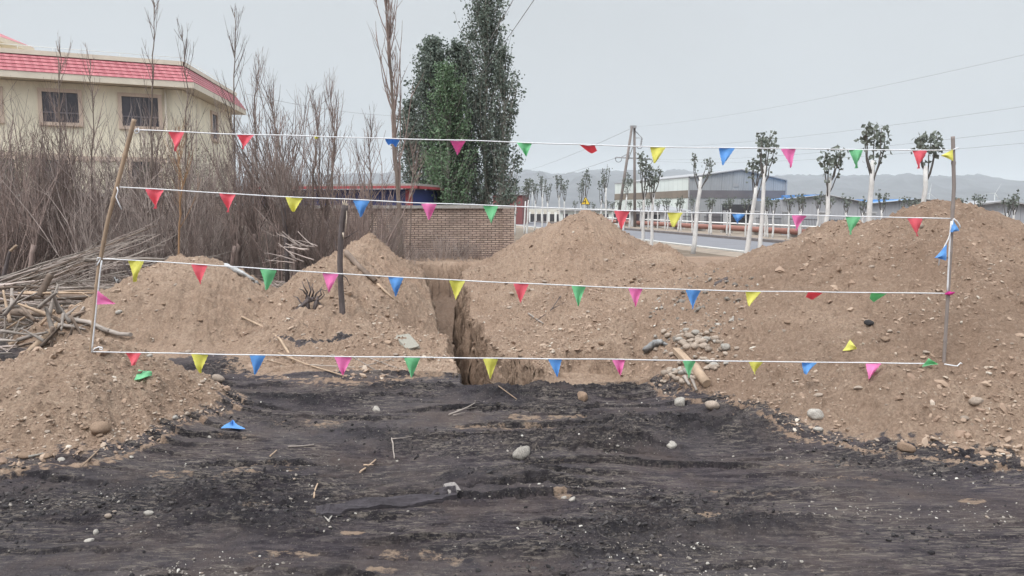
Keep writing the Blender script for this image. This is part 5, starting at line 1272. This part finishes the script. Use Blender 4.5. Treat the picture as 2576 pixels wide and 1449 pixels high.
for px, py, w, pool, asp, lab in [
        (249, 1098, 50, RK_DI, 1.15, 'large brown boulder at the foot of the low front mound'), (547, 962, 36, SM_ST, .8, 'rounded brown stone on the black ground between the two left mounds'),
        (1313, 1150, 48, RK_PA, 1.15, 'whitish boulder sitting on the black ridge in the middle'), (1712, 1020, 34, RK_PA, 1.25, 'pale pointed rock at the foot of the cobble gully'),
        (1792, 1032, 40, SM_ST, .8, 'flat tan rock at the lower tip of the largest mound'), (2054, 1052, 46, SM_PA, .85, 'smooth oval pale stone low on the largest mound'), (2058, 1088, 26, SM_PA, .8, 'small round stone just below the smooth oval stone'),
        (1690, 1128, 36, RK_PA, .55, 'flat whitish stone on the black ground right of the whitish boulder'), (2280, 1140, 46, RK_DI, .9, 'brown lump at the toe of the largest mound'), (2457, 1022, 36, RK_ST, .9, 'angular stone in the hollow at the right of the largest mound'),
        (945, 1034, 26, RK_PA, .9, 'white stone left of the trench end on black ground'), (372, 1300, 24, RK_PA, .8, 'grey-white stone on the black ground, lower left'), (270, 1308, 22, SM_ST, 1.0, 'tan pebble left of the grey-white stone'),
        (240, 1345, 18, SM_PA, 1.3, 'egg-shaped white pebble at the lower left'), (222, 1363, 24, SM_PA, .6, 'flat grey pebble beside the egg-shaped one'), (1440, 1262, 22, RK_PA, .8, 'white stone by the small sand patch in the foreground'), (1418, 1256, 16, RK_PA, .8, 'small white stone left of a larger one by the sand patch'),
        (297, 788, 18, SM_PA, .9, 'grey pebble on the left mound beside the pink pennant'), (375, 902, 16, SM_PA, 1.0, 'grey round pebble under the red pennant of the lowest string'), (290, 700, 22, SM_PA, 1.2, 'pale bundled lump lying behind the left mound'),
        (756, 775, 28, RK_PA, .6, 'whitish stone at the base of the root stump'), (2228, 860, 28, RK_DI, .6, 'stony lump high on the largest mound slope'), (2188, 825, 30, RK_CL, .7, 'dark clod on the slope above the yellow pennant'),
        (2060, 1000, 24, RK_ST, .7, 'flat stone above the smooth oval stone'), (2430, 1050, 26, RK_ST, .8, 'stone in the eroded hollow at the right'), (2160, 985, 24, RK_ST, .8, 'brown stone on the lower slope of the largest mound'), (2315, 575, 24, SM_ST, .9, 'reddish stone embedded near the top of the largest mound'),
        (1465, 1005, 40, RK_DI, .9, 'reddish brown dirt lump on the dark ridge before the trench'), (1515, 870, 24, RK_DI, .8, 'dirt lump on the edge of the cut bank'), (1480, 790, 14, RK_ST, .8, 'small stone in the middle of the spoil bank'), (2330, 900, 20, RK_ST, .6, 'stone beside the end of the lowest string'),
        (60, 1160, 30, RK_DI, .7, 'brown lump at the toe of the low front mound, left'), (155, 1160, 22, RK_PA, .9, 'pale grey stone at the toe of the low front mound'), (118, 1155, 26, RK_DI, .9, 'tan stone at the toe of the low front mound'), (440, 1058, 18, SM_PA, .8, 'pale stone on the right edge of the low front mound'), (470, 1048, 16, SM_ST, .8, 'round stone where the low front mound meets black ground'),
        (525, 1090, 14, SM_PA, .8, 'small grey stone left of the fallen blue pennant'), (330, 1155, 14, SM_PA, .6, 'flat white pebble below the low front mound'), (385, 975, 20, RK_DI, .7, 'brown stone beside the fallen green pennant'), (270, 945, 18, RK_DI, .6, 'stone high on the low front mound')]:
    stone(px, py, w, pool, lab, 'boulder' if w > 38 else 'stone', None, asp, .42, 'boulder' if w > 38 else 'stone')
# cobbles in the gully between the bank and the largest mound
n = 0
for _ in range(150):
    u = rnd.random(); px = 1690 + 130 * (1 - abs(2 * u - 1)) * rnd.uniform(-.2, 1) + (40 if u < .5 else 20) + rnd.gauss(0, 30); py = 838 + 128 * u + rnd.gauss(0, 6)
    px = min(1890, max(1650, px)); w = rnd.uniform(10, 26) * (.8 if rnd.random() < .5 else 1)
    stone(px, py, w, rnd.choice((SM_ST, SM_ST, RK_ST, SM_PA)), 'rounded cobble in the heap between the spoil bank and the largest mound', 'cobble', 'cobbles heaped in the gully', rnd.uniform(.7, 1.0), .15, 'cobble'); n += 1
for _ in range(45):                                        # loose stones on the black ground
    px, py = rnd.uniform(20, 2500), 1449 - 330 * rnd.random() ** 1.3
    if terrain(*[np.array([c]) for c in ground_hit(px, py)[:2]])[1][0] != 0: continue
    stone(px, py, 4 + 8 * rnd.random() ** 2, SM_PA if rnd.random() < .6 else SM_ST, 'small pale pebble scattered on the black ground', 'pebble', 'pebbles on the black ground', .8, .2, 'pebble')
for _ in range(90):                                        # stones on the mounds
    px, py = rnd.choice([(rnd.uniform(30, 560), rnd.uniform(880, 1150)), (rnd.uniform(1850, 2560), rnd.uniform(640, 1170)), (rnd.uniform(300, 1100), rnd.uniform(690, 900)), (rnd.uniform(1250, 1900), rnd.uniform(650, 850))])
    if terrain(*[np.array([c]) for c in ground_hit(px, py)[:2]])[1][0] in (0, 9): continue
    stone(px, py, rnd.uniform(8, 18), RK_ST if rnd.random() < .7 else RK_DI, 'fist-sized brownish stone bedded in a mound slope', 'stone', 'stones bedded in the mounds', .7, .3)

# ---------------------------------------------------------------- gravel too small to count
def scatter(N, y0, y1, keep, s0, s1, mat, name, flat=(.35, .8), pw=1.5, sub=1, lift=.25):
    ico = bmesh.new(); bmesh.ops.create_icosphere(ico, subdivisions=sub, radius=1.0); bv = np.array([v.co[:] for v in ico.verts]); bf = np.array([[v.index for v in f.verts] for f in ico.faces]); ico.free()
    u = npr.random(N * 4); Y = (y0 ** (1 - pw) + u * (y1 ** (1 - pw) - y0 ** (1 - pw))) ** (1 / (1 - pw)); X = npr.uniform(-1, 1, N * 4) * (Y * .72 + .8)
    z, o, S = terrain(X, Y); k = keep(X, Y, o, S); X, Y, z = X[k][:N], Y[k][:N], z[k][:N]; n = len(X)
    sz = s0 * (s1 / s0) ** (npr.random(n) ** 2.2)
    W = bv[None] * (1 + npr.normal(0, .22, (n, len(bv), 1))) * np.stack([npr.uniform(.8, 1.4, n), npr.uniform(.6, 1, n), npr.uniform(*flat, n)], 1)[:, None, :] * sz[:, None, None]
    a, t = npr.uniform(0, 6.28, n), npr.normal(0, .5, n)
    ca, sa, ct, st = np.cos(a)[:, None], np.sin(a)[:, None], np.cos(t)[:, None], np.sin(t)[:, None]
    x, y, w = W[..., 0], W[..., 1], W[..., 2]; x, w = x * ct + w * st, -x * st + w * ct
    V = np.stack([x * ca - y * sa + X[:, None], x * sa + y * ca + Y[:, None], w + (z + sz * lift)[:, None]], -1).reshape(-1, 3)
    Q = (bf[None] + (np.arange(n) * len(bv))[:, None, None]).reshape(-1, 3); tone = np.repeat(npr.random(n), len(bv))
    link(name, mesh_np(name, V, Q, mat, False, {'tone': tone}), kind='stuff'); print(name, n)
def gravelmat(name, stops):
    m, nt, b, _ = newmat(name); t = NT(nt); t.l(t.ramp(t.attr('tone'), stops), b.inputs['Base Color']); b.inputs['Roughness'].default_value = .9; b.inputs['Specular IOR Level'].default_value = .15; return m
G_BROWN = gravelmat('brown_gravel', [(0, (.22, .155, .115)), (.35, (.29, .21, .158)), (.8, (.345, .26, .20)), (.96, (.40, .33, .27)), (1, (.48, .43, .37))])
G_PALE = gravelmat('pale_grit', [(0, (.14, .125, .115)), (.5, (.22, .195, .17)), (.8, (.33, .30, .27)), (1, (.50, .48, .44))])
G_CLOD = gravelmat('soil_clod', [(0, (.23, .16, .12)), (.5, (.30, .215, .16)), (1, (.37, .28, .215))])
G_BLACK = gravelmat('black_crumbs', [(0, (.022, .02, .022)), (.6, (.05, .046, .047)), (1, (.09, .08, .077))])
scatter(52000, 3.4, 17, lambda x, y, o, s: (o > 0) & (o < 9) & (npr.random(x.shape) < np.array([0, .48, .55, .6, .6, .9, 1, .42, 0, 0])[o] * np.clip(.65 + 1.3 * fbm(x * .9, y * .9, 2, 7), .1, 1)), .005, .022, G_BROWN, 'gravel', (.3, .6), pw=1.6, lift=.08)
scatter(5000, 7, 17, lambda x, y, o, s: ((o == 6) | ((o == 3) & (x > -1.8)) | (o == 5)) & (npr.random(x.shape) < np.clip(.5 + 1.4 * fbm(x * 1.1, y * 1.1, 2, 12), .03, 1)), .010, .034, G_BROWN, 'rubble', (.3, .65), pw=1.3, lift=.15)
scatter(1500, 3.6, 15, lambda x, y, o, s: (o > 0) & (o < 9) & (npr.random(x.shape) < np.clip(.25 + 1.6 * fbm(x * .7, y * .7, 2, 21), .02, 1)), .018, .052, G_CLOD, 'soil_clods', (.35, .75), pw=1.4, lift=.05)
scatter(900, 6.9, 9.5, lambda x, y, o, s: (ga(x, y, 2.0, 8.2, .55, .9) > .35) & (o > 0), .01, .04, G_PALE, 'gully_rubble', pw=1.2, lift=.2)
scatter(2600, 7.2, 19, lambda x, y, o, s: (o == 9) & (s > .08) & (s < .97), .012, .05, G_BROWN, 'trench_clods', pw=1.2, lift=.1)
scatter(2400, 3.1, 7.8, lambda x, y, o, s: (o == 0) & (npr.random(x.shape) < np.clip(-.15 + 2.4 * fbm(x * 1.0, y * 1.8, 3, 9), .015, 1)), .003, .011, G_PALE, 'grit', pw=1.8)
scatter(8000, 3.1, 8.0, lambda x, y, o, s: (o == 0) & (npr.random(x.shape) < np.clip(2.2 * pn(x * .8, y * 1.3, 37) - .1, .01, 1)), .004, .018, G_BLACK, 'black_crumbs', pw=1.6)

# ---------------------------------------------------------------- sticks, logs, planks, root stump, sacks
M_WOODG = simple('grey_driftwood', (.26, .225, .20), .9, .25, 10, src='obj', stretch=(.3, 1, 1), rand=.25)
M_WOODB = simple('brown_branch', (.165, .125, .10), .9, .3, 10, src='obj', rand=.25)
M_WOODT = simple('split_wood', (.34, .25, .18), .85, .25, 9, src='obj', rand=.2)
def bent(P, Q, k, n=7, sag=0.0):
    d = Q - P; s = d.cross(Vector((0, -1, .3))).normalized(); f = rnd.uniform(-1, 1)
    return [P.lerp(Q, i / n) + s * (k * d.length * f * math.sin(math.pi * i / n)) + Vector((rnd.gauss(0, 1), rnd.gauss(0, 1), rnd.gauss(0, 1))) * (k * .10 * d.length) - Vector((0, 0, sag * math.sin(math.pi * i / n))) for i in range(n + 1)]
def stick(pts, r0, r1, mat, name, label, cat, group=None, lift=.01, forks=(), k=None):
    P = [ground_hit(*p) + Vector((0, 0, lift)) for p in pts]
    if len(P) == 2: P = bent(P[0], P[1], .03 if k is None else k)
    o = P[0].copy(); m = MB(); n = len(P); m.tube([p - o for p in P], [r0 + (r1 - r0) * i / (n - 1) for i in range(n)], 6)
    for f in forks: q = [ground_hit(*p) + Vector((0, 0, lift + .01)) - o for p in f]; m.tube(q, [r1 * .9 + .002] + [r1 * .5] * (len(q) - 1), 5)
    ob = m.build(name, mat, None, label=label, cat=cat, group=group); ob.location = o; return ob
stick([(870, 645), (905, 680), (945, 716)], .040, .034, M_WOODB, 'log', 'thick brown log lying down the side of the mound behind the cut post', 'log', lift=.03)
stick([(950, 722), (975, 748), (1002, 772)], .02, .006, M_WOODT, 'stick', 'pale splintered stick below the thick brown log', 'stick')
stick([(608, 803), (665, 825), (705, 865), (740, 915)], .012, .016, M_WOODT, 'stick', 'long pale bent stick lying across the left bank onto black ground', 'stick', lift=.02)
stick([(700, 898), (770, 920), (872, 952)], .009, .008, M_WOODT, 'stick', 'straight pale stick on the black ground left of the pink pennant', 'stick')
stick([(640, 905), (760, 930)], .006, .005, M_WOODT, 'stick', 'thin pale stick above the straight one on black ground', 'stick')
stick([(885, 735 + 165), (960, 945), (1010, 958)], .006, .003, M_WOODG, 'stick', 'thin curved grey twig on black ground left of the trench', 'stick')
stick([(930, 905), (985, 925), (1060, 945)], .006, .003, M_WOODG, 'stick', 'thin twig slanting down left of the trench end', 'stick')
stick([(780, 925), (900, 930), (990, 908)], .007, .004, M_WOODG, 'stick', 'long curved grey twig along the edge of the black ground', 'stick')
stick([(1230, 965), (1255, 985), (1300, 1010)], .006, .004, M_WOODT, 'stick', 'bent pale twig on the dark ridge at the trench end', 'stick')
stick([(730, 740 + 60), (772, 820), (800, 858), (828, 895)], .006, .004, M_WOODB, 'stick', 'thin brown twig hanging down the left bank under the root stump', 'stick')
stick([(1410, 752), (1385, 790), (1345, 812)], .006, .004, M_BARKD, 'stick', 'dark forked twig on the spoil bank right of the trench', 'stick', forks=[[(1385, 790), (1420, 770)]])
stick([(1330, 800), (1366, 818)], .012, .009, M_WOODG, 'stick', 'short grey stick on the spoil bank right of the trench', 'stick')
stick([(1345, 868), (1370, 925)], .007, .004, M_WOODT, 'stick', 'thin pale stick stuck down the cut bank', 'stick')
stick([(1130, 1050), (1195, 1022)], .008, .004, M_WOODG, 'stick', 'pale frayed wood splinter left of the reddish strip on black ground', 'stick', forks=[[(1150, 1040), (1180, 1035), (1200, 1030)], [(1140, 1052), (1170, 1045)]])
stick([(205, 1180), (238, 1150), (250, 1140)], .006, .004, M_WOODT, 'stick', 'thin pale twig at the toe of the low front mound', 'stick')
stick([(72, 1160), (110, 1148)], .008, .006, M_PALE, 'stick', 'short whitish stick on the toe of the low front mound', 'stick')
stick([(680, 1150), (696, 1137)], .006, .004, M_WOODT, 'stick', 'short wood chip on black ground below the blue pennant', 'stick')
stick([(725, 1130), (790, 1125)], .006, .004, M_WOODG, 'stick', 'grey twig on the black ground left of the middle', 'stick')
stick([(985, 1110), (992, 1160)], .006, .004, M_WOODG, 'stick', 'pale upright-lying twig left of the whitish boulder', 'stick', forks=[[(986, 1115), (1010, 1112), (1040, 1110)]])
stick([(905, 1192), (945, 1165)], .007, .005, M_WOODT, 'stick', 'split pale twig in the foreground left of the plank', 'stick', forks=[[(915, 1185), (940, 1178)]])
stick([(790, 1255), (802, 1218)], .006, .004, M_WOODT, 'stick', 'pale short stick on black ground above the buried plank', 'stick')
stick([(815, 1345), (835, 1305)], .005, .004, M_PALE, 'stick', 'tiny forked white twig below the buried plank', 'stick', forks=[[(828, 1325), (815, 1310)]])
def box_on(pts, w, th, mat, name, label, cat, lift=.0, roll=0.0):
    P, Q = ground_hit(*pts[0]), ground_hit(*pts[1]); d = (Q - P); L = d.length; d.normalize(); s = d.cross(Vector((0, -.35, 1))).normalized(); up = s.cross(d)
    bm = bmesh.new(); bmesh.ops.create_cube(bm, size=1.0); bmesh.ops.bevel(bm, geom=bm.edges[:], offset=.06, segments=1, affect='EDGES')
    bmesh.ops.subdivide_edges(bm, edges=bm.edges[:], cuts=2)
    for v in bm.verts: v.co += Vector((pn(v.co.x * 3, v.co.y * 3 + v.co.z, 4).item(), pn(v.co.y * 3, v.co.z * 3, 5).item(), pn(v.co.z * 4, v.co.x * 3, 6).item())) * .05
    me = bpy.data.meshes.new(name); bm.to_mesh(me); bm.free(); me.materials.append(mat)
    o = link(name, me, None, label, cat); M = Matrix((d, s, up)).transposed().to_4x4(); o.matrix_world = Matrix.Translation((P + Q) / 2 + up * lift) @ M @ Matrix.Diagonal((L, w, th, 1)); return o
def buried_plank():
    A, B = ground_hit(795, 1300), ground_hit(1146, 1236); d = (B - A); L = d.length; d.normalize(); s = Vector((-d.y, d.x, 0)).normalized(); n, w = 70, 5; V = []
    for i in range(n + 1):
        for j in range(w):
            q = A + d * (L * i / n) + s * (.105 * (j / (w - 1) - .5) + .008 * pn(i * .3, j * 2.0, 6).item()); z = float(terrain(np.array([q.x]), np.array([q.y]), False)[0][0])
            V.append((q.x, q.y, z + .024 + .012 * pn(i * .11, j * .15, 5).item() + .010 * i / n - .004 * abs(j - 2) + .004 * pn(i * .7, j * 1.3, 9).item()))
    top = len(V); V += [(x, y, z - .05) for x, y, z in V]
    Q = [(i * w + j, (i + 1) * w + j, (i + 1) * w + j + 1, i * w + j + 1) for i in range(n) for j in range(w - 1)]
    Q += [(i * w, top + i * w, top + (i + 1) * w, (i + 1) * w) for i in range(n)] + [(i * w + w - 1, (i + 1) * w + w - 1, top + (i + 1) * w + w - 1, top + i * w + w - 1) for i in range(n)]
    Q += [(n * w + j, top + n * w + j, top + n * w + j + 1, n * w + j + 1) for j in range(w - 1)]
    o = A.copy(); V = [(x - o.x, y - o.y, z - o.z) for x, y, z in V]
    ob = link('plank', mesh_np('plank', V, Q, simple('coal_stained_wood', (.046, .040, .045), .92, .5, 26, src='obj', stretch=(.15, 1, 1), bump=.9, bd=.01)), None, 'half-buried dark plank slanting across the black foreground', 'plank'); ob.location = o
buried_plank()
box_on([(1122, 1238), (1152, 1231)], .10, .04, simple('pale_plank_end', (.22, .20, .19), .85, .3, 9, src='obj'), 'board_piece', 'pale broken board piece at the upper end of the buried plank', 'board', .002)
box_on([(1012, 848), (1040, 884)], .16, .03, simple('grey_board', (.25, .235, .20), .85, .15, 8, src='obj'), 'board', 'grey flat board lying on the mound left of the trench', 'board', .02)
box_on([(1798, 722), (1832, 706)], .07, .02, M_BARKD, 'plank', 'small dark plank on the slope below the saddle of the spoil bank', 'plank', .01)
box_on([(1700, 820 + 70), (1735, 930)], .07, .05, M_WOODT, 'timber', 'tan timber upper length leaning down the cobble gully', 'timber', .04)
stick([(1745, 930), (1760, 960), (1778, 985)], .05, .042, M_WOODT, 'log', 'short barkless log among the cobbles under the green pennant', 'log', lift=.05)
stick([(1722, 960), (1735, 985)], .018, .012, M_WOODG, 'stick', 'short pale root end below the short log', 'stick', lift=.02)
stick([(1738, 955), (1752, 990)], .018, .010, M_WOODG, 'stick', 'pale curved root beside the short log', 'stick', lift=.02)
def root_stump():
    b = ground_hit(775, 782); root = empty('root_stump', b, 'upturned root stump with curling dark roots on the left mound', 'stump'); Y = b.y; P = lambda x, y, d=0: at(x, y, Y + d) - b
    m = MB(); m.tube([P(735, 786, -.1), P(758, 770, -.05), P(775, 756), P(790, 752)], [.014, .02, .034, .03], 7); m.tube([P(775, 790), P(772, 765), P(776, 745)], [.04, .036, .018], 7); m.tube([P(790, 785), P(796, 762), P(800, 745)], [.024, .03, .012], 7); m.build('trunk', M_BARKD, root)
    for q in ([(770, 752), (773, 735), (765, 722), (760, 708)], [(776, 750), (782, 730), (776, 712), (771, 700)], [(784, 750), (789, 735), (784, 722), (788, 712)], [(790, 752), (796, 738), (808, 728), (822, 732)], [(798, 750), (808, 742), (806, 728), (810, 722)], [(800, 760), (810, 770), (818, 780), (824, 790)], [(765, 775), (752, 782), (742, 786), (730, 790)], [(785, 782), (800, 785), (812, 790), (820, 796)], [(768, 770), (755, 760), (748, 748), (738, 745)], [(780, 752), (768, 738), (762, 730), (752, 726)], [(794, 756), (806, 752), (816, 742), (812, 732)], [(776, 788), (770, 794), (758, 796), (748, 800)]):
        m = MB(); m.tube([P(x, y, rnd.uniform(-.06, .06)) for x, y in q], [.012, .010, .007, .003], 6); m.build('root', M_BARKD, root)
root_stump()
def sack(pts, r, label, mat, name='woven_sack', cat='sack'):
    P = [ground_hit(*p) for p in pts]; o = P[0].copy(); n = 14; m = MB(); c = [along(P, i / n)[0] - o + Vector((0, 0, r * .35)) for i in range(n + 1)]
    m.tube(c, [r * (.35 + .65 * math.sin(math.pi * min(1, .12 + i / n * .8)) + .12 * rnd.uniform(-1, 1)) for i in range(n + 1)], 10, oval=.55)
    for k in range(14): a = c[-1] + Vector((rnd.gauss(0, r * .4), rnd.gauss(0, r * .3), 0)); m.tube([a, a + Vector((rnd.uniform(.03, .12), rnd.gauss(0, .03), -rnd.uniform(.03, .12)))], [.006, .001], 3)
    for v in range(len(m.v)): x = Vector(m.v[v]); m.v[v] = tuple(x + Vector((rnd.gauss(0, r * .06),) * 3))
    ob = m.build(name, mat, None, label=label, cat=cat); ob.location = o
M_SACK = simple('white_sacking', (.46, .46, .46), .8, .35, 14, src='obj', bump=.8, bd=.02)
sack([(563, 668), (600, 690), (640, 712)], .07, 'torn white woven sack draped over the back of the left mound', M_SACK)
sack([(1618, 892), (1648, 878), (1668, 868)], .07, 'grey rag of sheeting caught in the cut bank', simple('grey_rag', (.22, .22, .22), .8, .35, 12, src='obj'), 'rag', 'rag')
sack([(287, 690), (292, 702), (296, 712)], .065, 'white plastic bag caught in branches behind the left mound', M_SACK, 'plastic_bag', 'bag')
sack([(1375, 948), (1384, 956), (1390, 960)], .0001 + .03, 'small red scrap lying at the cut bank', CL['red'], 'scrap', 'scrap') if False else None
# ---------------------------------------------------------------- brush pile at the left
MATS = [M_WOODG, M_WOODG, M_WOODB, M_TWIGP, M_WOODT]
def branch(a, b, Ya, Yb, r0, r1, mat, label, name='branch', cat='branch', k=.03, twigs=2, group='branches of the brush pile'):
    P, Q = at(a[0], a[1], Ya), at(b[0], b[1], Yb)
    for p in (P, Q): p.z = max(p.z, gz(p.x, p.y) + r0)
    pts = bent(P, Q, k, 8); m = MB(); m.tube([p - P for p in pts], [r0 + (r1 - r0) * i / 8 for i in range(9)], 6); L = (Q - P).length
    for _ in range(twigs):
        p, d = along(pts, rnd.uniform(.3, .95)); m.tube([x - P for x in curve_pts(p, outward(rnd, d, .5), L * rnd.uniform(.08, .28), 3, .08, rnd)], [r1 * .8 + .002, r1 * .6 + .002, r1 * .5 + .001, .002], 4)
    o = m.build(name, mat, None, label=label, cat=cat, group=group); o.location = P
thin = 'long thin branch in the sheaf sweeping up to the right over the brush pile'
for i in range(40):
    t = rnd.random(); y0 = 715 + 65 * rnd.random(); x1 = rnd.uniform(210, 420); y1 = 700 - (x1 - 60) * .33 * rnd.uniform(.75, 1.2) + (y0 - 745) * .5
    Y = rnd.uniform(10.4, 12.2); branch((rnd.uniform(-90, 20), y0), (x1, y1), Y, Y + rnd.uniform(-.4, .8), rnd.uniform(.009, .02), .004, rnd.choice(MATS[:4]), thin, k=.035, twigs=3)
for i in range(34):
    y0 = rnd.uniform(715, 800); x0 = rnd.uniform(-80, 120); Y = rnd.uniform(9.6, 12); branch((x0, y0), (x0 + rnd.uniform(120, 240), y0 + rnd.uniform(-22, 26)), Y, Y + rnd.uniform(-.3, .3), rnd.uniform(.012, .03), .007, rnd.choice(MATS), 'grey branch lying flat in the middle of the brush pile', k=.03, twigs=2)
for i in range(56):
    x0, y0 = rnd.uniform(-30, 185), rnd.uniform(770, 900); a = rnd.uniform(-2.9, 2.9); L = rnd.uniform(45, 120); Y = rnd.uniform(8.5, 9.8)
    x1, y1 = min(215, x0 + L * math.cos(a)), min(905, y0 + L * math.sin(a) * .8); branch((x0, y0), (x1, y1), Y, Y + rnd.uniform(-.25, .25), rnd.uniform(.012, .032), rnd.uniform(.006, .016), rnd.choice([M_WOODT, M_WOODG, M_WOODG, M_WOODB]), 'short broken branch criss-crossed at the front of the brush pile', k=.02, twigs=1)
stick([(12, 800), (100, 806), (180, 815), (225, 832), (262, 850), (300, 856), (330, 861)], .03, .026, M_WOODG, 'branch', 'smooth grey forked branch reaching out of the pile onto the mound', 'branch', 'branches of the brush pile', lift=.06, forks=[[(275, 852), (255, 842), (235, 838)]])
branch((-40, 742), (232, 748), 10.6, 10.4, .075, .04, M_WOODB, 'thickest log lying level across the brush pile', 'log', 'log', .015, 0); branch((100, 745), (128, 690), 10.0, 10.1, .05, .045, M_WOODB, 'stubby upright cut branch sticking out of the brush pile', 'log', 'log', .01, 0)
branch((8, 700), (26, 630), 11.5, 11.5, .03, .022, M_BARKD, 'dark upright stake bent at its top, left of the brush pile', 'stake', 'stake', .02, 0); branch((26, 632), (42, 617), 11.5, 11.5, .024, .018, M_WOODT, 'pale broken tip on the dark upright stake', 'branch', 'branch', .02, 0)
branch((70, 905), (165, 800), 8.7, 9.3, .045, .03, M_WOODT, 'thick split branch standing slanted at the front of the brush pile', 'log', 'log', .02, 0); branch((120, 790), (-10, 780), 9.6, 9.8, .05, .05, M_WOODB, 'brown log behind the slanted split branch', 'log', 'log', .02, 0)
branch((210, 655), (420, 760), 10.8, 10.4, .028, .014, M_WOODG, 'grey branch sloping down behind the leaning bamboo pole', 'branch', 'branch', .02, 2); branch((310, 660), (345, 740), 10.8, 10.8, .016, .007, M_BARKD, 'dark thin branch slanting behind the leaning bamboo pole', 'branch', 'branch', .02, 0)
for i in range(22):
    Y = rnd.uniform(12, 15); x0, y0 = rnd.uniform(180, 420), rnd.uniform(655, 720); branch((x0, y0), (x0 + rnd.uniform(80, 210), y0 - rnd.uniform(-20, 75)), Y, Y + .4, .011, .004, rnd.choice([M_TWIGP, M_WOODG]), 'thin grey branch lying behind the left mound at the thicket edge', k=.06, twigs=3, group='branches at the thicket edge')
for i in range(14):
    Y = rnd.uniform(14.5, 16.5); x0, y0 = rnd.uniform(740, 800), rnd.uniform(610, 665); branch((x0, y0), (x0 - rnd.uniform(30, 80), y0 - rnd.uniform(5, 40)), Y, Y + .3, .014, .006, M_TWIGP, 'pale branch in the small pile behind the mound with the cut post', k=.03, twigs=1, group='branches behind the cut post')
# twigs and litter around the thicket floor, too fine to count
def litter():
    m = MB(); rg = random.Random(77)
    for i in range(2600):
        y = rg.uniform(8.8, 24); x = rg.uniform(-.72 * y - .6, -3.2 - .08 * (y - 9))
        z, o, S = 0, 0, 0; z = 0.0
        a = rg.uniform(0, 6.28); L = rg.uniform(.15, .7); m.tube([Vector((x, y, 0)), Vector((x + math.cos(a) * L * .5, y + math.sin(a) * L * .5, rg.uniform(0, .05))), Vector((x + math.cos(a) * L, y + math.sin(a) * L, rg.uniform(0, .12)))], [.006, .005, .002], 3, cap=False)
    V = np.array(m.v); z, o, S = terrain(V[:, 0], V[:, 1], False); V[:, 2] += z + .012; fcs = m.f; m.f = [f for f in fcs if o[f[0]] == 0 and o[f[2]] == 0]; m.uv = [None] * len(m.f); m.sm = [True] * len(m.f); m.v = [tuple(v) for v in V]
    m.build('twig_litter', M_TWIGP, None, kind='stuff')
litter()
scene.cycles.volume_bounces = 4
haze()
